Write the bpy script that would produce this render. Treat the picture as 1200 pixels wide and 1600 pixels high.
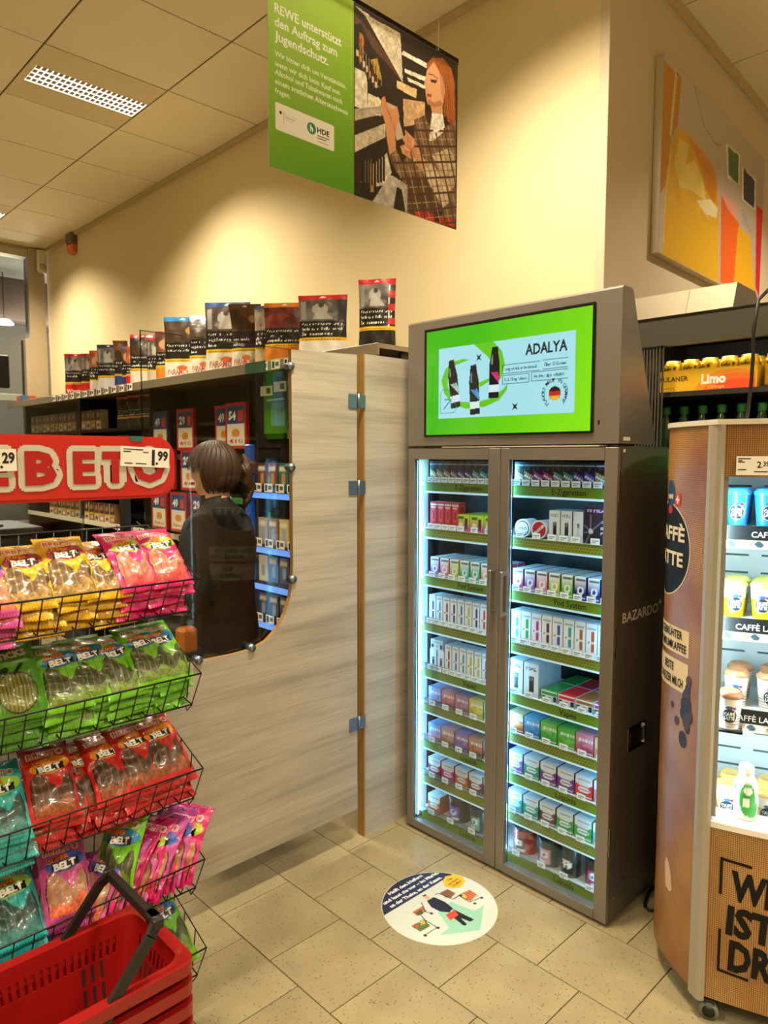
import bpy, math, random
import numpy as np
from mathutils import Matrix, Vector
random.seed(7); RNG = np.random.RandomState(3)
scene = bpy.context.scene
COL = scene.collection
for _o in list(bpy.data.objects): bpy.data.objects.remove(_o)

# ------------------------------------------------------------------ camera
def _cam():
    yaw, pitch, roll, fpx = math.radians(45.967), math.radians(4.521), math.radians(0.0837), 1113.3
    cy, sy, cp, sp = math.cos(yaw), math.sin(yaw), math.cos(pitch), math.sin(pitch)
    f = Vector((cy*cp, sy*cp, -sp)); r = Vector((sy, -cy, 0)); u = r.cross(f)
    r2 = r*math.cos(roll) + u*math.sin(roll); u2 = u*math.cos(roll) - r*math.sin(roll)
    cd = bpy.data.cameras.new('camera'); c = bpy.data.objects.new('camera', cd); COL.objects.link(c)
    m = Matrix((r2, u2, -f)).transposed().to_4x4(); m.translation = (0, 0, 1.60); c.matrix_world = m
    cd.sensor_fit = 'VERTICAL'; cd.sensor_height = 36.0; cd.sensor_width = 27.0
    cd.lens = fpx/1600*36.0; cd.clip_start = .05; cd.clip_end = 60
    scene.camera = c
_cam()

# ------------------------------------------------------------------ world, exposure
W = bpy.data.worlds.new('shop_ambient'); scene.world = W; W.use_nodes = True
W.node_tree.nodes['Background'].inputs[0].default_value = (1.0, .84, .62, 1)
W.node_tree.nodes['Background'].inputs[1].default_value = .05
LAMP_COL = (1.0, .84, .60)      # warm white tubes
LAMP_W = 56.0
vs = scene.view_settings
vs.view_transform = 'Standard'; vs.look = 'None'; vs.gamma = 1.0; vs.use_curve_mapping = False
vs.exposure = 0.0
cy_ = scene.cycles
cy_.max_bounces = 5; cy_.diffuse_bounces = 3; cy_.glossy_bounces = 2; cy_.transmission_bounces = 4; cy_.transparent_max_bounces = 12
cy_.caustics_reflective = False; cy_.caustics_refractive = False; cy_.sample_clamp_indirect = 6.0; cy_.use_adaptive_sampling = True; cy_.adaptive_threshold = .06

# ------------------------------------------------------------------ helpers: colour and materials
def lin(c):
    if isinstance(c, str):
        c = c.lstrip('#'); c = tuple(int(c[i:i+2], 16)/255 for i in (0, 2, 4))
    return tuple((x/12.92 if x <= .04045 else ((x+.055)/1.055)**2.4) for x in c[:3])
_M = {}
def nodes_of(m):
    m.use_nodes = True
    return m.node_tree.nodes, m.node_tree.links
def M(name, col='#808080', rough=.5, metal=0., vary=.05, scale=25., bump=0., emit=None, es=0., coat=0., spec=.5, stretch=None):
    """principled material whose colour is broken up by a noise texture"""
    if name in _M: return _M[name]
    m = bpy.data.materials.new(name); N, L = nodes_of(m); b = N['Principled BSDF']
    c = lin(col)
    tc = N.new('ShaderNodeTexCoord'); nz = N.new('ShaderNodeTexNoise'); nz.inputs['Scale'].default_value = scale; nz.inputs['Detail'].default_value = 2
    src = tc.outputs['Object']
    if stretch:
        mp = N.new('ShaderNodeMapping'); mp.inputs['Scale'].default_value = stretch; L.new(src, mp.inputs[0]); src = mp.outputs[0]
    L.new(src, nz.inputs['Vector'])
    mx = N.new('ShaderNodeMix'); mx.data_type = 'RGBA'
    mx.inputs[6].default_value = (*[x*(1-vary) for x in c], 1); mx.inputs[7].default_value = (*[min(1, x*(1+vary)) for x in c], 1)
    L.new(nz.outputs['Fac'], mx.inputs[0]); L.new(mx.outputs[2], b.inputs['Base Color'])
    b.inputs['Roughness'].default_value = rough; b.inputs['Metallic'].default_value = metal
    b.inputs['Coat Weight'].default_value = coat; b.inputs['Specular IOR Level'].default_value = spec
    if bump:
        bp = N.new('ShaderNodeBump'); bp.inputs['Strength'].default_value = bump; bp.inputs['Distance'].default_value = .002
        L.new(nz.outputs['Fac'], bp.inputs['Height']); L.new(bp.outputs[0], b.inputs['Normal'])
    if emit:
        b.inputs['Emission Color'].default_value = (*lin(emit), 1); b.inputs['Emission Strength'].default_value = es
    _M[name] = m; return m
def Mprint(name, rough=.45, coat=0., emit=0., metal=0., bump=0.):
    """printed surface: colour comes from the mesh colour attribute, a faint noise on roughness"""
    if name in _M: return _M[name]
    m = bpy.data.materials.new(name); N, L = nodes_of(m); b = N['Principled BSDF']
    a = N.new('ShaderNodeAttribute'); a.attribute_name = 'Col'
    L.new(a.outputs['Color'], b.inputs['Base Color'])
    nz = N.new('ShaderNodeTexNoise'); nz.inputs['Scale'].default_value = 60
    mr = N.new('ShaderNodeMapRange'); mr.inputs[3].default_value = max(0, rough-.06); mr.inputs[4].default_value = rough+.06
    L.new(nz.outputs['Fac'], mr.inputs[0]); L.new(mr.outputs[0], b.inputs['Roughness'])
    b.inputs['Coat Weight'].default_value = coat; b.inputs['Coat Roughness'].default_value = .08; b.inputs['Metallic'].default_value = metal
    if emit:
        b.inputs['Base Color'].default_value = (.01, .01, .01, 1)
        for l in list(b.inputs['Base Color'].links): L.remove(l)
        L.new(a.outputs['Color'], b.inputs['Emission Color']); b.inputs['Emission Strength'].default_value = emit
    if bump:
        tc = N.new('ShaderNodeTexCoord'); n2 = N.new('ShaderNodeTexNoise'); n2.inputs['Scale'].default_value = 55; n2.inputs['Detail'].default_value = 1
        L.new(tc.outputs['Object'], n2.inputs['Vector'])
        bp = N.new('ShaderNodeBump'); bp.inputs['Strength'].default_value = bump; bp.inputs['Distance'].default_value = .006
        L.new(n2.outputs['Fac'], bp.inputs['Height']); L.new(bp.outputs[0], b.inputs['Normal']); L.new(bp.outputs[0], b.inputs['Coat Normal'])
    _M[name] = m; return m
def Mglass(name, tint=(1, 1, 1), refl=1.0, rough=.02, ior=1.45):
    """thin pane: transparent with Fresnel reflection"""
    if name in _M: return _M[name]
    m = bpy.data.materials.new(name); N, L = nodes_of(m); out = N['Material Output']; N.remove(N['Principled BSDF'])
    t = N.new('ShaderNodeBsdfTransparent'); t.inputs[0].default_value = (*tint, 1)
    g = N.new('ShaderNodeBsdfGlossy'); g.inputs['Roughness'].default_value = rough
    fr = N.new('ShaderNodeFresnel'); fr.inputs['IOR'].default_value = ior
    mu = N.new('ShaderNodeMath'); mu.operation = 'MULTIPLY'; mu.inputs[1].default_value = refl; L.new(fr.outputs[0], mu.inputs[0])
    mx = N.new('ShaderNodeMixShader'); L.new(mu.outputs[0], mx.inputs[0]); L.new(t.outputs[0], mx.inputs[1]); L.new(g.outputs[0], mx.inputs[2])
    L.new(mx.outputs[0], out.inputs[0]); _M[name] = m; return m

# ------------------------------------------------------------------ helpers: text as triangles
_T = {}
def tris_of(s, bold=0.):
    k = (s, round(bold, 4))
    if k in _T: return _T[k]
    c = bpy.data.curves.new('lettering', 'FONT'); c.body = s; c.resolution_u = 2; c.offset = bold
    o = bpy.data.objects.new('lettering', c); me = bpy.data.meshes.new_from_object(o)
    me.calc_loop_triangles()
    v = np.array([p.co[:2] for p in me.vertices]).reshape(-1, 2)
    t = np.array([x.vertices[:] for x in me.loop_triangles]).reshape(-1, 3)
    bpy.data.objects.remove(o); bpy.data.curves.remove(c); bpy.data.meshes.remove(me)
    if len(v): v = v - np.array([v[:, 0].min(), 0]); v = v/.70
    _T[k] = (v, t); return _T[k]

# ------------------------------------------------------------------ helpers: painting flat print
class Paint:
    """a flat design made of shapes, evaluated at mesh points to give printed colour"""
    def __init__(s, bg='#ffffff'): s.ops = [('fill', lin(bg))]
    def grad(s, c0, c1, p0, p1): s.ops.append(('grad', np.array(lin(c0)), np.array(lin(c1)), p0, p1)); return s
    def rect(s, x0, y0, x1, y1, c): s.ops.append(('rect', x0, y0, x1, y1, lin(c))); return s
    def ell(s, cx, cy, rx, ry, c, rot=0.): s.ops.append(('ell', cx, cy, rx, ry, lin(c), rot)); return s
    def poly(s, pts, c): s.ops.append(('poly', np.array(pts, float), lin(c))); return s
    def line(s, pts, w, c): s.ops.append(('line', np.array(pts, float), w, lin(c))); return s
    def stripes(s, x0, y0, x1, y1, period, duty, c, ang=0.): s.ops.append(('str', x0, y0, x1, y1, period, duty, lin(c), ang)); return s
    def pstripes(s, pts, period, duty, c, ang=0.): s.ops.append(('pst', np.array(pts, float), period, duty, lin(c), ang)); return s
    def noise(s, x0, y0, x1, y1, cell, amt, seed=0): s.ops.append(('noise', x0, y0, x1, y1, cell, amt, seed)); return s
    def text(s, t, x, y, h, c, bold=0., w=None, align='c', rot=0.): s.ops.append(('text', t, x, y, h, lin(c), bold, w, align, rot)); return s
    def arc(s, cx, cy, r0, r1, a0, a1, c): s.ops.append(('arc', cx, cy, r0, r1, a0, a1, lin(c))); return s
    def at(s, X, Y):
        sh = X.shape; X = X.ravel(); Y = Y.ravel(); C = np.zeros((len(X), 3))
        for op in s.ops:
            k = op[0]
            if k == 'fill': C[:] = op[1]
            elif k == 'grad':
                p0, p1 = np.array(op[3]), np.array(op[4]); d = p1-p0
                t = np.clip(((X-p0[0])*d[0]+(Y-p0[1])*d[1])/(d@d), 0, 1)[:, None]; C[:] = op[1]*(1-t)+op[2]*t
            elif k == 'rect': C[(X >= op[1]) & (X <= op[3]) & (Y >= op[2]) & (Y <= op[4])] = op[5]
            elif k == 'ell':
                dx, dy = X-op[1], Y-op[2]; ca, sa = math.cos(op[6]), math.sin(op[6])
                C[((dx*ca+dy*sa)/op[3])**2+((dy*ca-dx*sa)/op[4])**2 <= 1] = op[5]
            elif k == 'poly': C[s._inpoly(X, Y, op[1])] = op[2]
            elif k == 'line':
                P = op[1]
                for a, b in zip(P[:-1], P[1:]):
                    d = b-a; t = np.clip(((X-a[0])*d[0]+(Y-a[1])*d[1])/max(1e-9, d@d), 0, 1)
                    C[(X-a[0]-t*d[0])**2+(Y-a[1]-t*d[1])**2 <= (op[2]/2)**2] = op[3]
            elif k == 'str':
                _, x0, y0, x1, y1, per, du, c, an = op
                ph = ((X*math.cos(an)+Y*math.sin(an))/per) % 1
                C[(X >= x0) & (X <= x1) & (Y >= y0) & (Y <= y1) & (ph < du)] = c
            elif k == 'pst':
                m = s._inpoly(X, Y, op[1]); C[m & ((((X*math.cos(op[5])+Y*math.sin(op[5]))/op[2]) % 1) < op[3])] = op[4]
            elif k == 'noise':
                _, x0, y0, x1, y1, cell, amt, seed = op
                m = (X >= x0) & (X <= x1) & (Y >= y0) & (Y <= y1)
                r = np.random.RandomState(seed).rand(64, 64)
                gx, gy = X[m]/cell, Y[m]/cell; ix, iy = np.floor(gx).astype(int), np.floor(gy).astype(int); fx, fy = gx-ix, gy-iy
                fx = fx*fx*(3-2*fx); fy = fy*fy*(3-2*fy)
                g = lambda a, b: r[a % 64, b % 64]
                v = (g(ix, iy)*(1-fx)+g(ix+1, iy)*fx)*(1-fy)+(g(ix, iy+1)*(1-fx)+g(ix+1, iy+1)*fx)*fy
                C[m] = np.clip(C[m]*(1+amt*(v[:, None]*2-1)), 0, 1)
            elif k == 'arc':
                _, cx, cy, r0, r1, a0, a1, c = op
                rr = np.hypot(X-cx, Y-cy); an = np.degrees(np.arctan2(Y-cy, X-cx)) % 360
                C[(rr >= r0) & (rr <= r1) & (((an-a0) % 360) <= (a1-a0))] = c
            elif k == 'text':
                _, t, x, y, h, c, bold, w, al, rot = op
                v, tr = tris_of(t, bold)
                if not len(v): continue
                v = v*h; tw = v[:, 0].max()
                if w: v = v*np.array([w/tw, 1]); tw = w
                if al == 'c': v = v-np.array([tw/2, 0])
                elif al == 'r': v = v-np.array([tw, 0])
                ca, sa = math.cos(rot), math.sin(rot)
                v = np.stack([v[:, 0]*ca-v[:, 1]*sa+x, v[:, 0]*sa+v[:, 1]*ca+y], 1)
                lo, hi = v.min(0), v.max(0)
                idx = np.where((X >= lo[0]) & (X <= hi[0]) & (Y >= lo[1]) & (Y <= hi[1]))[0]
                if not len(idx): continue
                px, py = X[idx], Y[idx]; hit = np.zeros(len(idx), bool)
                for q in tr:
                    a, b, d = v[q[0]], v[q[1]], v[q[2]]
                    s1 = (b[0]-a[0])*(py-a[1])-(b[1]-a[1])*(px-a[0]); s2 = (d[0]-b[0])*(py-b[1])-(d[1]-b[1])*(px-b[0]); s3 = (a[0]-d[0])*(py-d[1])-(a[1]-d[1])*(px-d[0])
                    hit |= ((s1 >= 0) & (s2 >= 0) & (s3 >= 0)) | ((s1 <= 0) & (s2 <= 0) & (s3 <= 0))
                C[idx[hit]] = c
        return C.reshape(sh+(3,))
    @staticmethod
    def _inpoly(X, Y, P):
        m = np.zeros(len(X), bool); n = len(P)
        for i in range(n):
            (x0, y0), (x1, y1) = P[i], P[(i+1) % n]
            if y0 == y1: continue
            c = ((y0 > Y) != (y1 > Y)) & (X < (x1-x0)*(Y-y0)/(y1-y0)+x0); m ^= c
        return m

# ------------------------------------------------------------------ helpers: meshes
class MB:
    """collects solid shapes (with a material slot per shape and a colour per vertex) into one mesh"""
    def __init__(s): s.v = []; s.f = []; s.m = []; s.c = []; s.sm = []
    def add(s, vs_, fs, mi=0, col=None, smooth=False):
        o = len(s.v); s.v += [tuple(p) for p in vs_]; s.f += [tuple(i+o for i in f) for f in fs]; s.m += [mi]*len(fs); s.sm += [smooth]*len(fs)
        if col is None: s.c += [(.8, .8, .8)]*len(vs_)
        elif isinstance(col, np.ndarray): s.c += [tuple(x) for x in col.reshape(-1, 3)]
        else: s.c += [lin(col)]*len(vs_)
        return s
    def box(s, x0, x1, y0, y1, z0, z1, mi=0, col=None, bev=0.):
        if bev:
            b = min(bev, abs(x1-x0)/2.01, abs(y1-y0)/2.01, abs(z1-z0)/2.01)
            P = [(x0+b, y0), (x1-b, y0), (x1, y0+b), (x1, y1-b), (x1-b, y1), (x0+b, y1), (x0, y1-b), (x0, y0+b)]
            cx, cy = (x0+x1)/2, (y0+y1)/2
            Q = [(x+(b if x < cx else -b)*.7, y+(b if y < cy else -b)*.7) for x, y in P]
            vs_ = [(x, y, z0) for x, y in Q]+[(x, y, z0+b) for x, y in P]+[(x, y, z1-b) for x, y in P]+[(x, y, z1) for x, y in Q]
            fs = [tuple(range(7, -1, -1)), tuple(range(24, 32))]+[(k*8+i, k*8+(i+1) % 8, k*8+8+(i+1) % 8, k*8+8+i) for k in range(3) for i in range(8)]
            return s.add(vs_, fs, mi, col)
        vs_ = [(x0, y0, z0), (x1, y0, z0), (x1, y1, z0), (x0, y1, z0), (x0, y0, z1), (x1, y0, z1), (x1, y1, z1), (x0, y1, z1)]
        return s.add(vs_, [(3, 2, 1, 0), (4, 5, 6, 7), (0, 1, 5, 4), (1, 2, 6, 5), (2, 3, 7, 6), (3, 0, 4, 7)], mi, col)
    def prism(s, pts, axis, a0, a1, mi=0, col=None):
        """polygon pts in the two other axes (order x,y,z) extruded along axis"""
        n = len(pts)
        def mk(p, a): return {'x': (a, p[0], p[1]), 'y': (p[0], a, p[1]), 'z': (p[0], p[1], a)}[axis]
        vs_ = [mk(p, a0) for p in pts]+[mk(p, a1) for p in pts]
        return s.add(vs_, [tuple(range(n-1, -1, -1)), tuple(range(n, 2*n))]+[(i, (i+1) % n, n+(i+1) % n, n+i) for i in range(n)], mi, col)
    def tube(s, path, r, n=6, mi=0, col=None, closed=False):
        P = [Vector(p) for p in path]; vs_ = []; m = len(P)
        rr = r if isinstance(r, (list, tuple)) else [r]*m
        prev = None
        for i, p in enumerate(P):
            a = P[i-1] if (i > 0 or closed) else P[i]; b = P[(i+1) % m] if (i < m-1 or closed) else P[i]
            t = (b-a).normalized() if (b-a).length > 1e-9 else Vector((0, 0, 1))
            ref = prev if prev is not None else (Vector((0, 0, 1)) if abs(t.z) < .9 else Vector((1, 0, 0)))
            u = (ref-t*ref.dot(t)); u = u.normalized() if u.length > 1e-6 else t.orthogonal().normalized()
            w = t.cross(u); prev = u
            vs_ += [tuple(p+(u*math.cos(2*math.pi*k/n)+w*math.sin(2*math.pi*k/n))*rr[i]) for k in range(n)]
        fs = []
        for i in range(m if closed else m-1):
            j = (i+1) % m
            fs += [(i*n+k, i*n+(k+1) % n, j*n+(k+1) % n, j*n+k) for k in range(n)]
        if not closed: fs += [tuple(range(n-1, -1, -1)), tuple(range((m-1)*n, m*n))]
        return s.add(vs_, fs, mi, col, True)
    def lathe(s, prof, n=20, cx=0, cy=0, mi=0, col=None, paint=None, circ=None, smooth=True):
        """prof [(r,z)]; paint evaluated at (arc-length around facing -y, z)"""
        vs_ = []; cols = []
        for r, z in prof:
            for k in range(n+1):
                a = 2*math.pi*k/n
                vs_.append((cx+r*math.sin(a), cy+r*math.cos(a), z))
        m = len(prof); fs = [(i*(n+1)+k, i*(n+1)+k+1, (i+1)*(n+1)+k+1, (i+1)*(n+1)+k) for i in range(m-1) for k in range(n)]
        fs = [f[::-1] for f in fs]
        if paint is not None:
            R = circ or max(r for r, z in prof)
            A = np.array([[(math.pi-2*math.pi*k/n)*-R for k in range(n+1)] for _ in prof]); Z = np.array([[z]*(n+1) for r, z in prof])
            col = paint.at(-A*100, Z*100)
        return s.add(vs_, fs, mi, col, smooth)
    def sheet(s, X, Y, Z, cols=None, mi=0, col=None, flip=False, smooth=True):
        ny, nx = X.shape
        vs_ = np.stack([X, Y, Z], -1).reshape(-1, 3).tolist()
        fs = [(j*nx+i, j*nx+i+1, (j+1)*nx+i+1, (j+1)*nx+i) for j in range(ny-1) for i in range(nx-1)]
        if flip: fs = [f[::-1] for f in fs]
        return s.add(vs_, fs, mi, cols if cols is not None else col, smooth)
    def text(s, t, o, right, up, h, mi=0, bold=0., w=None, align='c', col=None):
        v, tr = tris_of(t, bold)
        if not len(v): return s
        v = v*h; tw = v[:, 0].max()
        if w: v = v*np.array([w/tw, 1]); tw = w
        dx = {'c': tw/2, 'r': tw, 'l': 0}[align]
        o, R_, U_ = np.array(o, float), np.array(right, float), np.array(up, float)
        P = o+(v[:, :1]-dx)*R_+v[:, 1:]*U_
        return s.add(P.tolist(), [tuple(q) for q in tr.tolist()], mi, col)
    def mesh(s, name, mats):
        me = bpy.data.meshes.new(name); me.from_pydata(s.v, [], s.f)
        for m in mats: me.materials.append(m)
        me.polygons.foreach_set('material_index', s.m); me.polygons.foreach_set('use_smooth', s.sm)
        a = me.color_attributes.new('Col', 'FLOAT_COLOR', 'POINT')
        c = np.ones((len(s.v), 4), np.float32); c[:, :3] = np.array(s.c, np.float32).reshape(-1, 3); a.data.foreach_set('color', c.ravel())
        me.update(); return me
    def build(s, name, mats, parent=None, loc=(0, 0, 0), rot=(0, 0, 0)):
        return link(name, s.mesh(name, mats if isinstance(mats, (list, tuple)) else [mats]), parent, loc, rot)
def link(name, me, parent=None, loc=(0, 0, 0), rot=(0, 0, 0)):
    o = bpy.data.objects.new(name, me); COL.objects.link(o); o.location = loc
    o.rotation_euler = (0, 0, rot) if isinstance(rot, (int, float)) else rot
    if parent is not None: o.parent = parent
    return o
def tag(o, label, cat, group=None, kind=None):
    o['label'] = label; o['category'] = cat
    if group: o['group'] = group
    if kind: o['kind'] = kind
    return o
def root(name, label, cat, loc=(0, 0, 0), rot=(0, 0, 0), group=None):
    return tag(link(name, None, None, loc, rot), label, cat, group)
def struct(o): o['kind'] = 'structure'; return o
def nth(i): return ['first', 'second', 'third', 'fourth', 'fifth', 'sixth', 'seventh', 'eighth', 'ninth', 'tenth', 'eleventh', 'twelfth', 'thirteenth', 'fourteenth', 'fifteenth', 'sixteenth', 'seventeenth', 'eighteenth', 'nineteenth', 'twentieth'][i]
def lin2(a, b, n): return np.linspace(a, b, n)
def gridxy(x0, x1, y0, y1, nx, ny): return np.meshgrid(lin2(x0, x1, nx+1), lin2(y0, y1, ny+1))
RZ = -math.pi/2      # things that face -x (front along the wall direction)

PRINT = Mprint('printed_card', .5); GLOSSP = Mprint('glossy_print', .32, coat=.5); FOIL = Mprint('foil_bag_print', .36, coat=.35, bump=.22)
PLAST = Mprint('moulded_plastic', .38)
BLACK = M('black_plastic', '#141414', .4); WHITE = M('white_plastic', '#e9e6de', .45)
CHROME = M('chrome', '#b8b6b0', .22, 1.0); WIRE = M('black_wire', '#15130f', .38, .2)
INK = M('black_ink', '#16140f', .6); CARD = M('white_card', '#efece2', .6)
CLEAR = Mglass('clear_acrylic', (.97, .98, .98), .8)
# ================================================================== the setting
CZ = 3.53; WX = 2.505
def mat_tile():
    m = bpy.data.materials.new('terrazzo_tile'); N, L = nodes_of(m); b = N['Principled BSDF']
    tc = N.new('ShaderNodeTexCoord'); oi = N.new('ShaderNodeObjectInfo')
    ad = N.new('ShaderNodeVectorMath'); ad.operation = 'ADD'; L.new(tc.outputs['Object'], ad.inputs[0]); 
    mul = N.new('ShaderNodeVectorMath'); mul.operation = 'SCALE'; mul.inputs[3].default_value = 9.0
    cmb = N.new('ShaderNodeCombineXYZ'); L.new(oi.outputs['Random'], cmb.inputs[0]); L.new(oi.outputs['Random'], cmb.inputs[1]); L.new(cmb.outputs[0], mul.inputs[0]); L.new(mul.outputs[0], ad.inputs[1])
    n1 = N.new('ShaderNodeTexNoise'); n1.inputs['Scale'].default_value = 5; L.new(ad.outputs[0], n1.inputs['Vector'])
    r1 = N.new('ShaderNodeValToRGB'); r1.color_ramp.elements[0].color = (*lin('#8e8161'), 1); r1.color_ramp.elements[1].color = (*lin('#a0936f'), 1); r1.color_ramp.elements[0].position = .3; r1.color_ramp.elements[1].position = .7
    L.new(n1.outputs['Fac'], r1.inputs[0])
    v = N.new('ShaderNodeTexVoronoi'); v.inputs['Scale'].default_value = 120; v.inputs['Randomness'].default_value = 1; L.new(ad.outputs[0], v.inputs['Vector'])
    n2 = N.new('ShaderNodeTexNoise'); n2.inputs['Scale'].default_value = 12; L.new(ad.outputs[0], n2.inputs['Vector'])
    sep = N.new('ShaderNodeSeparateColor'); L.new(v.outputs['Color'], sep.inputs[0])
    # speck size differs per cell; most cells have none
    mr = N.new('ShaderNodeMapRange'); mr.inputs[1].default_value = .48; mr.inputs[2].default_value = 1; mr.inputs[3].default_value = 0; mr.inputs[4].default_value = .40; L.new(sep.outputs[0], mr.inputs[0])
    lt = N.new('ShaderNodeMath'); lt.operation = 'LESS_THAN'; L.new(v.outputs['Distance'], lt.inputs[0]); L.new(mr.outputs[0], lt.inputs[1])
    mu = N.new('ShaderNodeMath'); mu.operation = 'MULTIPLY'; L.new(lt.outputs[0], mu.inputs[0]); L.new(n2.outputs['Fac'], mu.inputs[1])
    mx = N.new('ShaderNodeMix'); mx.data_type = 'RGBA'; L.new(mu.outputs[0], mx.inputs[0]); L.new(r1.outputs[0], mx.inputs[6]); mx.inputs[7].default_value = (*lin('#3a2a1c'), 1)
    L.new(mx.outputs[2], b.inputs['Base Color']); b.inputs['Roughness'].default_value = .38; b.inputs['Specular IOR Level'].default_value = .4
    return m
TILE = mat_tile(); GROUT = M('dark_grout', '#4c3f2a', .9, vary=.15, scale=40)
PAINTW = M('cream_wall_paint', '#e2d3a8', .85, vary=.02, scale=3, bump=.03)
PAINTR = M('beige_wall_paint', '#d3c4aa', .85, vary=.03, scale=2, bump=.03)
CEILM = M('mineral_fibre_panel', '#e6dcc2', .9, vary=.03, scale=6, bump=.02); CEILG = M('ceiling_rail', '#5d4d30', .7)
TRIM = M('beige_trim', '#c9b68f', .6)

# floor: slab with grout, tiles laid in running bond (x pitch .2973, y pitch .3005)
fl = struct(MB().box(-6, 6.2, -5, 9.6, -.12, -.004).build('floor', GROUT))
tile = MB().box(.0015, .2958, .0015, .2990, -.004, 0, bev=.0012).mesh('tile', [TILE])
far = MB()
for i in range(-9, 16):
    x = 1.231+.2973*i
    for j in range(-16, 26):
        y = 1.4935+.3005*j+(0 if i % 2 == 0 else -.1503)
        if y > 9 or x > 6: continue
        if .0 < x < 2.75 and .2 < y < 2.9: link('tile', tile, fl, (x, y, 0))
        else: far.box(x+.0015, x+.2958, y+.0015, y+.299, -.004, 0)
_f = far.build('tiles', TILE, fl); _f['kind'] = 'stuff'

# ceiling: dark rails, panels dropped slightly between them
ce = struct(MB().box(-6, 6.2, -5, 7.25, CZ+.004, CZ+.1).build('ceiling', CEILG))
P = .625
panel = MB().box(.004, P-.004, .004, P-.004, CZ-.001, CZ+.006, bev=.0015).mesh('ceiling_panel', [CEILM])
LX = [1.291-2.5*k for k in range(3)]; LY = [3.637+2.4985*k for k in (-3, -2, -1, 0, 1)]   # modules that hold lamps
def is_lamp(x, y): return (abs(x-1.291-4*P) < .05 and abs(y-3.637+6*.6246) < .05) or any(abs(x-a) < .05 for a in LX) and any(abs(y-b) < .05 for b in LY)
farp = MB()
for i in range(-12, 8):
    x = 1.291+P*i
    for j in range(-14, 6):
        y = 3.637+.6246*j
        if is_lamp(x, y): continue
        x1 = x+P
        if x > 5.6 or y > 7.1: continue
        vis = (x > -1.3 and x < 2.2 and y > 1.7 and y < 7.1) or (x > 2.4 and y > -.1 and y < 1.3)
        if x < WX-.01 < x1 and y > 1.3:        # cut at the wall
            o = MB().box(x+.004, WX-.03, y+.004, y+P-.004, CZ-.001, CZ+.006, bev=.0015).build('ceiling_panel', CEILM, ce)
        elif vis: link('ceiling_panel', panel, ce, (x, y, 0))
        elif x >= WX-.05 and y > 1.4: continue
        else: farp.box(x+.004, x+P-.004, y+.004, y+P-.004, CZ-.001, CZ+.006)
_f = farp.build('ceiling_panels', CEILM, ce); _f['kind'] = 'stuff'
# walls
struct(MB().box(WX, WX+.25, 1.44, 7.2, -.05, CZ+.05).build('wall_back', PAINTW))
wr = MB(); ax, ay, bx, by = WX+.25, 1.403, 5.8, 1.403+.0526*(5.8-WX)
wr.prism([(WX+.002, 1.401), (bx, by), (bx, by+.2), (WX+.25, 1.7), (WX+.02, 1.46), (WX, 1.44), (WX, 1.403)], 'z', -.05, CZ+.05)
struct(wr.build('wall_right', PAINTR))
struct(MB().box(5.6, 5.8, -5, 1.7, -.05, CZ+.05).build('wall_side', PAINTR))
struct(MB().box(-6.2, -6, -5, 9.6, -.05, CZ+.05).build('wall_left', PAINTW))
struct(MB().box(-6, 5.8, -5.2, -5, -.05, CZ+.05).build('wall_near', PAINTW))
struct(MB().box(WX-.03, WX-.002, 1.41, 7.19, CZ-.022, CZ-.001).build('trim_1', TRIM))
t2 = MB(); t2.prism([(WX+.3, 1.418-.02), (5.5, 1.56-.02), (5.5, 1.558), (WX+.3, 1.416)], 'z', CZ-.045, CZ-.002); struct(t2.build('trim_2', TRIM))
# far wall with a big glazed opening; a lobby behind it
FW = 7.2; wf = MB()
wf.box(-6, -1.6, FW, FW+.15, -.05, CZ+.05).box(-1.6, WX+.3, FW, FW+.15, CZ-.03, CZ+.05).box(-1.6, WX+.3, FW, FW+.15, -.05, .9)
struct(wf.build('wall_far', PAINTW))
FRM = M('aluminium_frame', '#b7ad98', .4, .5)
w1 = struct(MB().box(2.33, 2.475, FW-.03, FW+.1, .9, CZ-.01, bev=.004).box(2.28, 2.475, FW-.04, FW+.1, .9, 2.68, bev=.004).box(-1.6, 2.328, FW-.028, FW+.1, CZ-.10, CZ-.03).box(-1.6, 2.279, FW-.028, FW+.1, .9, .98).box(.2, .28, FW-.03, FW+.1, .9, CZ-.1).build('window_1', FRM))
MB().box(-1.6, 2.34, FW+.02, FW+.026, .98, CZ-.1).build('pane', Mglass('window_glass', (.86, .9, .9), 1.0), w1)
LOB = M('lobby_paint', '#9c968c', .8); LOBD = M('lobby_dark', '#5c4c44', .8)
struct(MB().box(-3, 4.5, 9.4, 9.6, -.05, 3.7).box(4.3, 4.5, 7.36, 9.4, -.05, 3.7).build('wall_lobby', LOB))
struct(MB().box(-3, 4.5, 7.36, 9.4, 3.45, 3.6).build('ceiling_lobby', LOB))
sof = struct(MB().box(-3, 3.6, 8.2, 8.5, 3.02, 3.45).build('trim_3', LOBD))
lw = struct(MB().box(1.2, 1.26, 8.6, 8.7, .9, 3.0).box(3.0, 3.06, 8.6, 8.7, .9, 3.0).box(1.2, 3.06, 8.6, 8.7, 2.2, 2.28).build('window_2', FRM))
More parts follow.
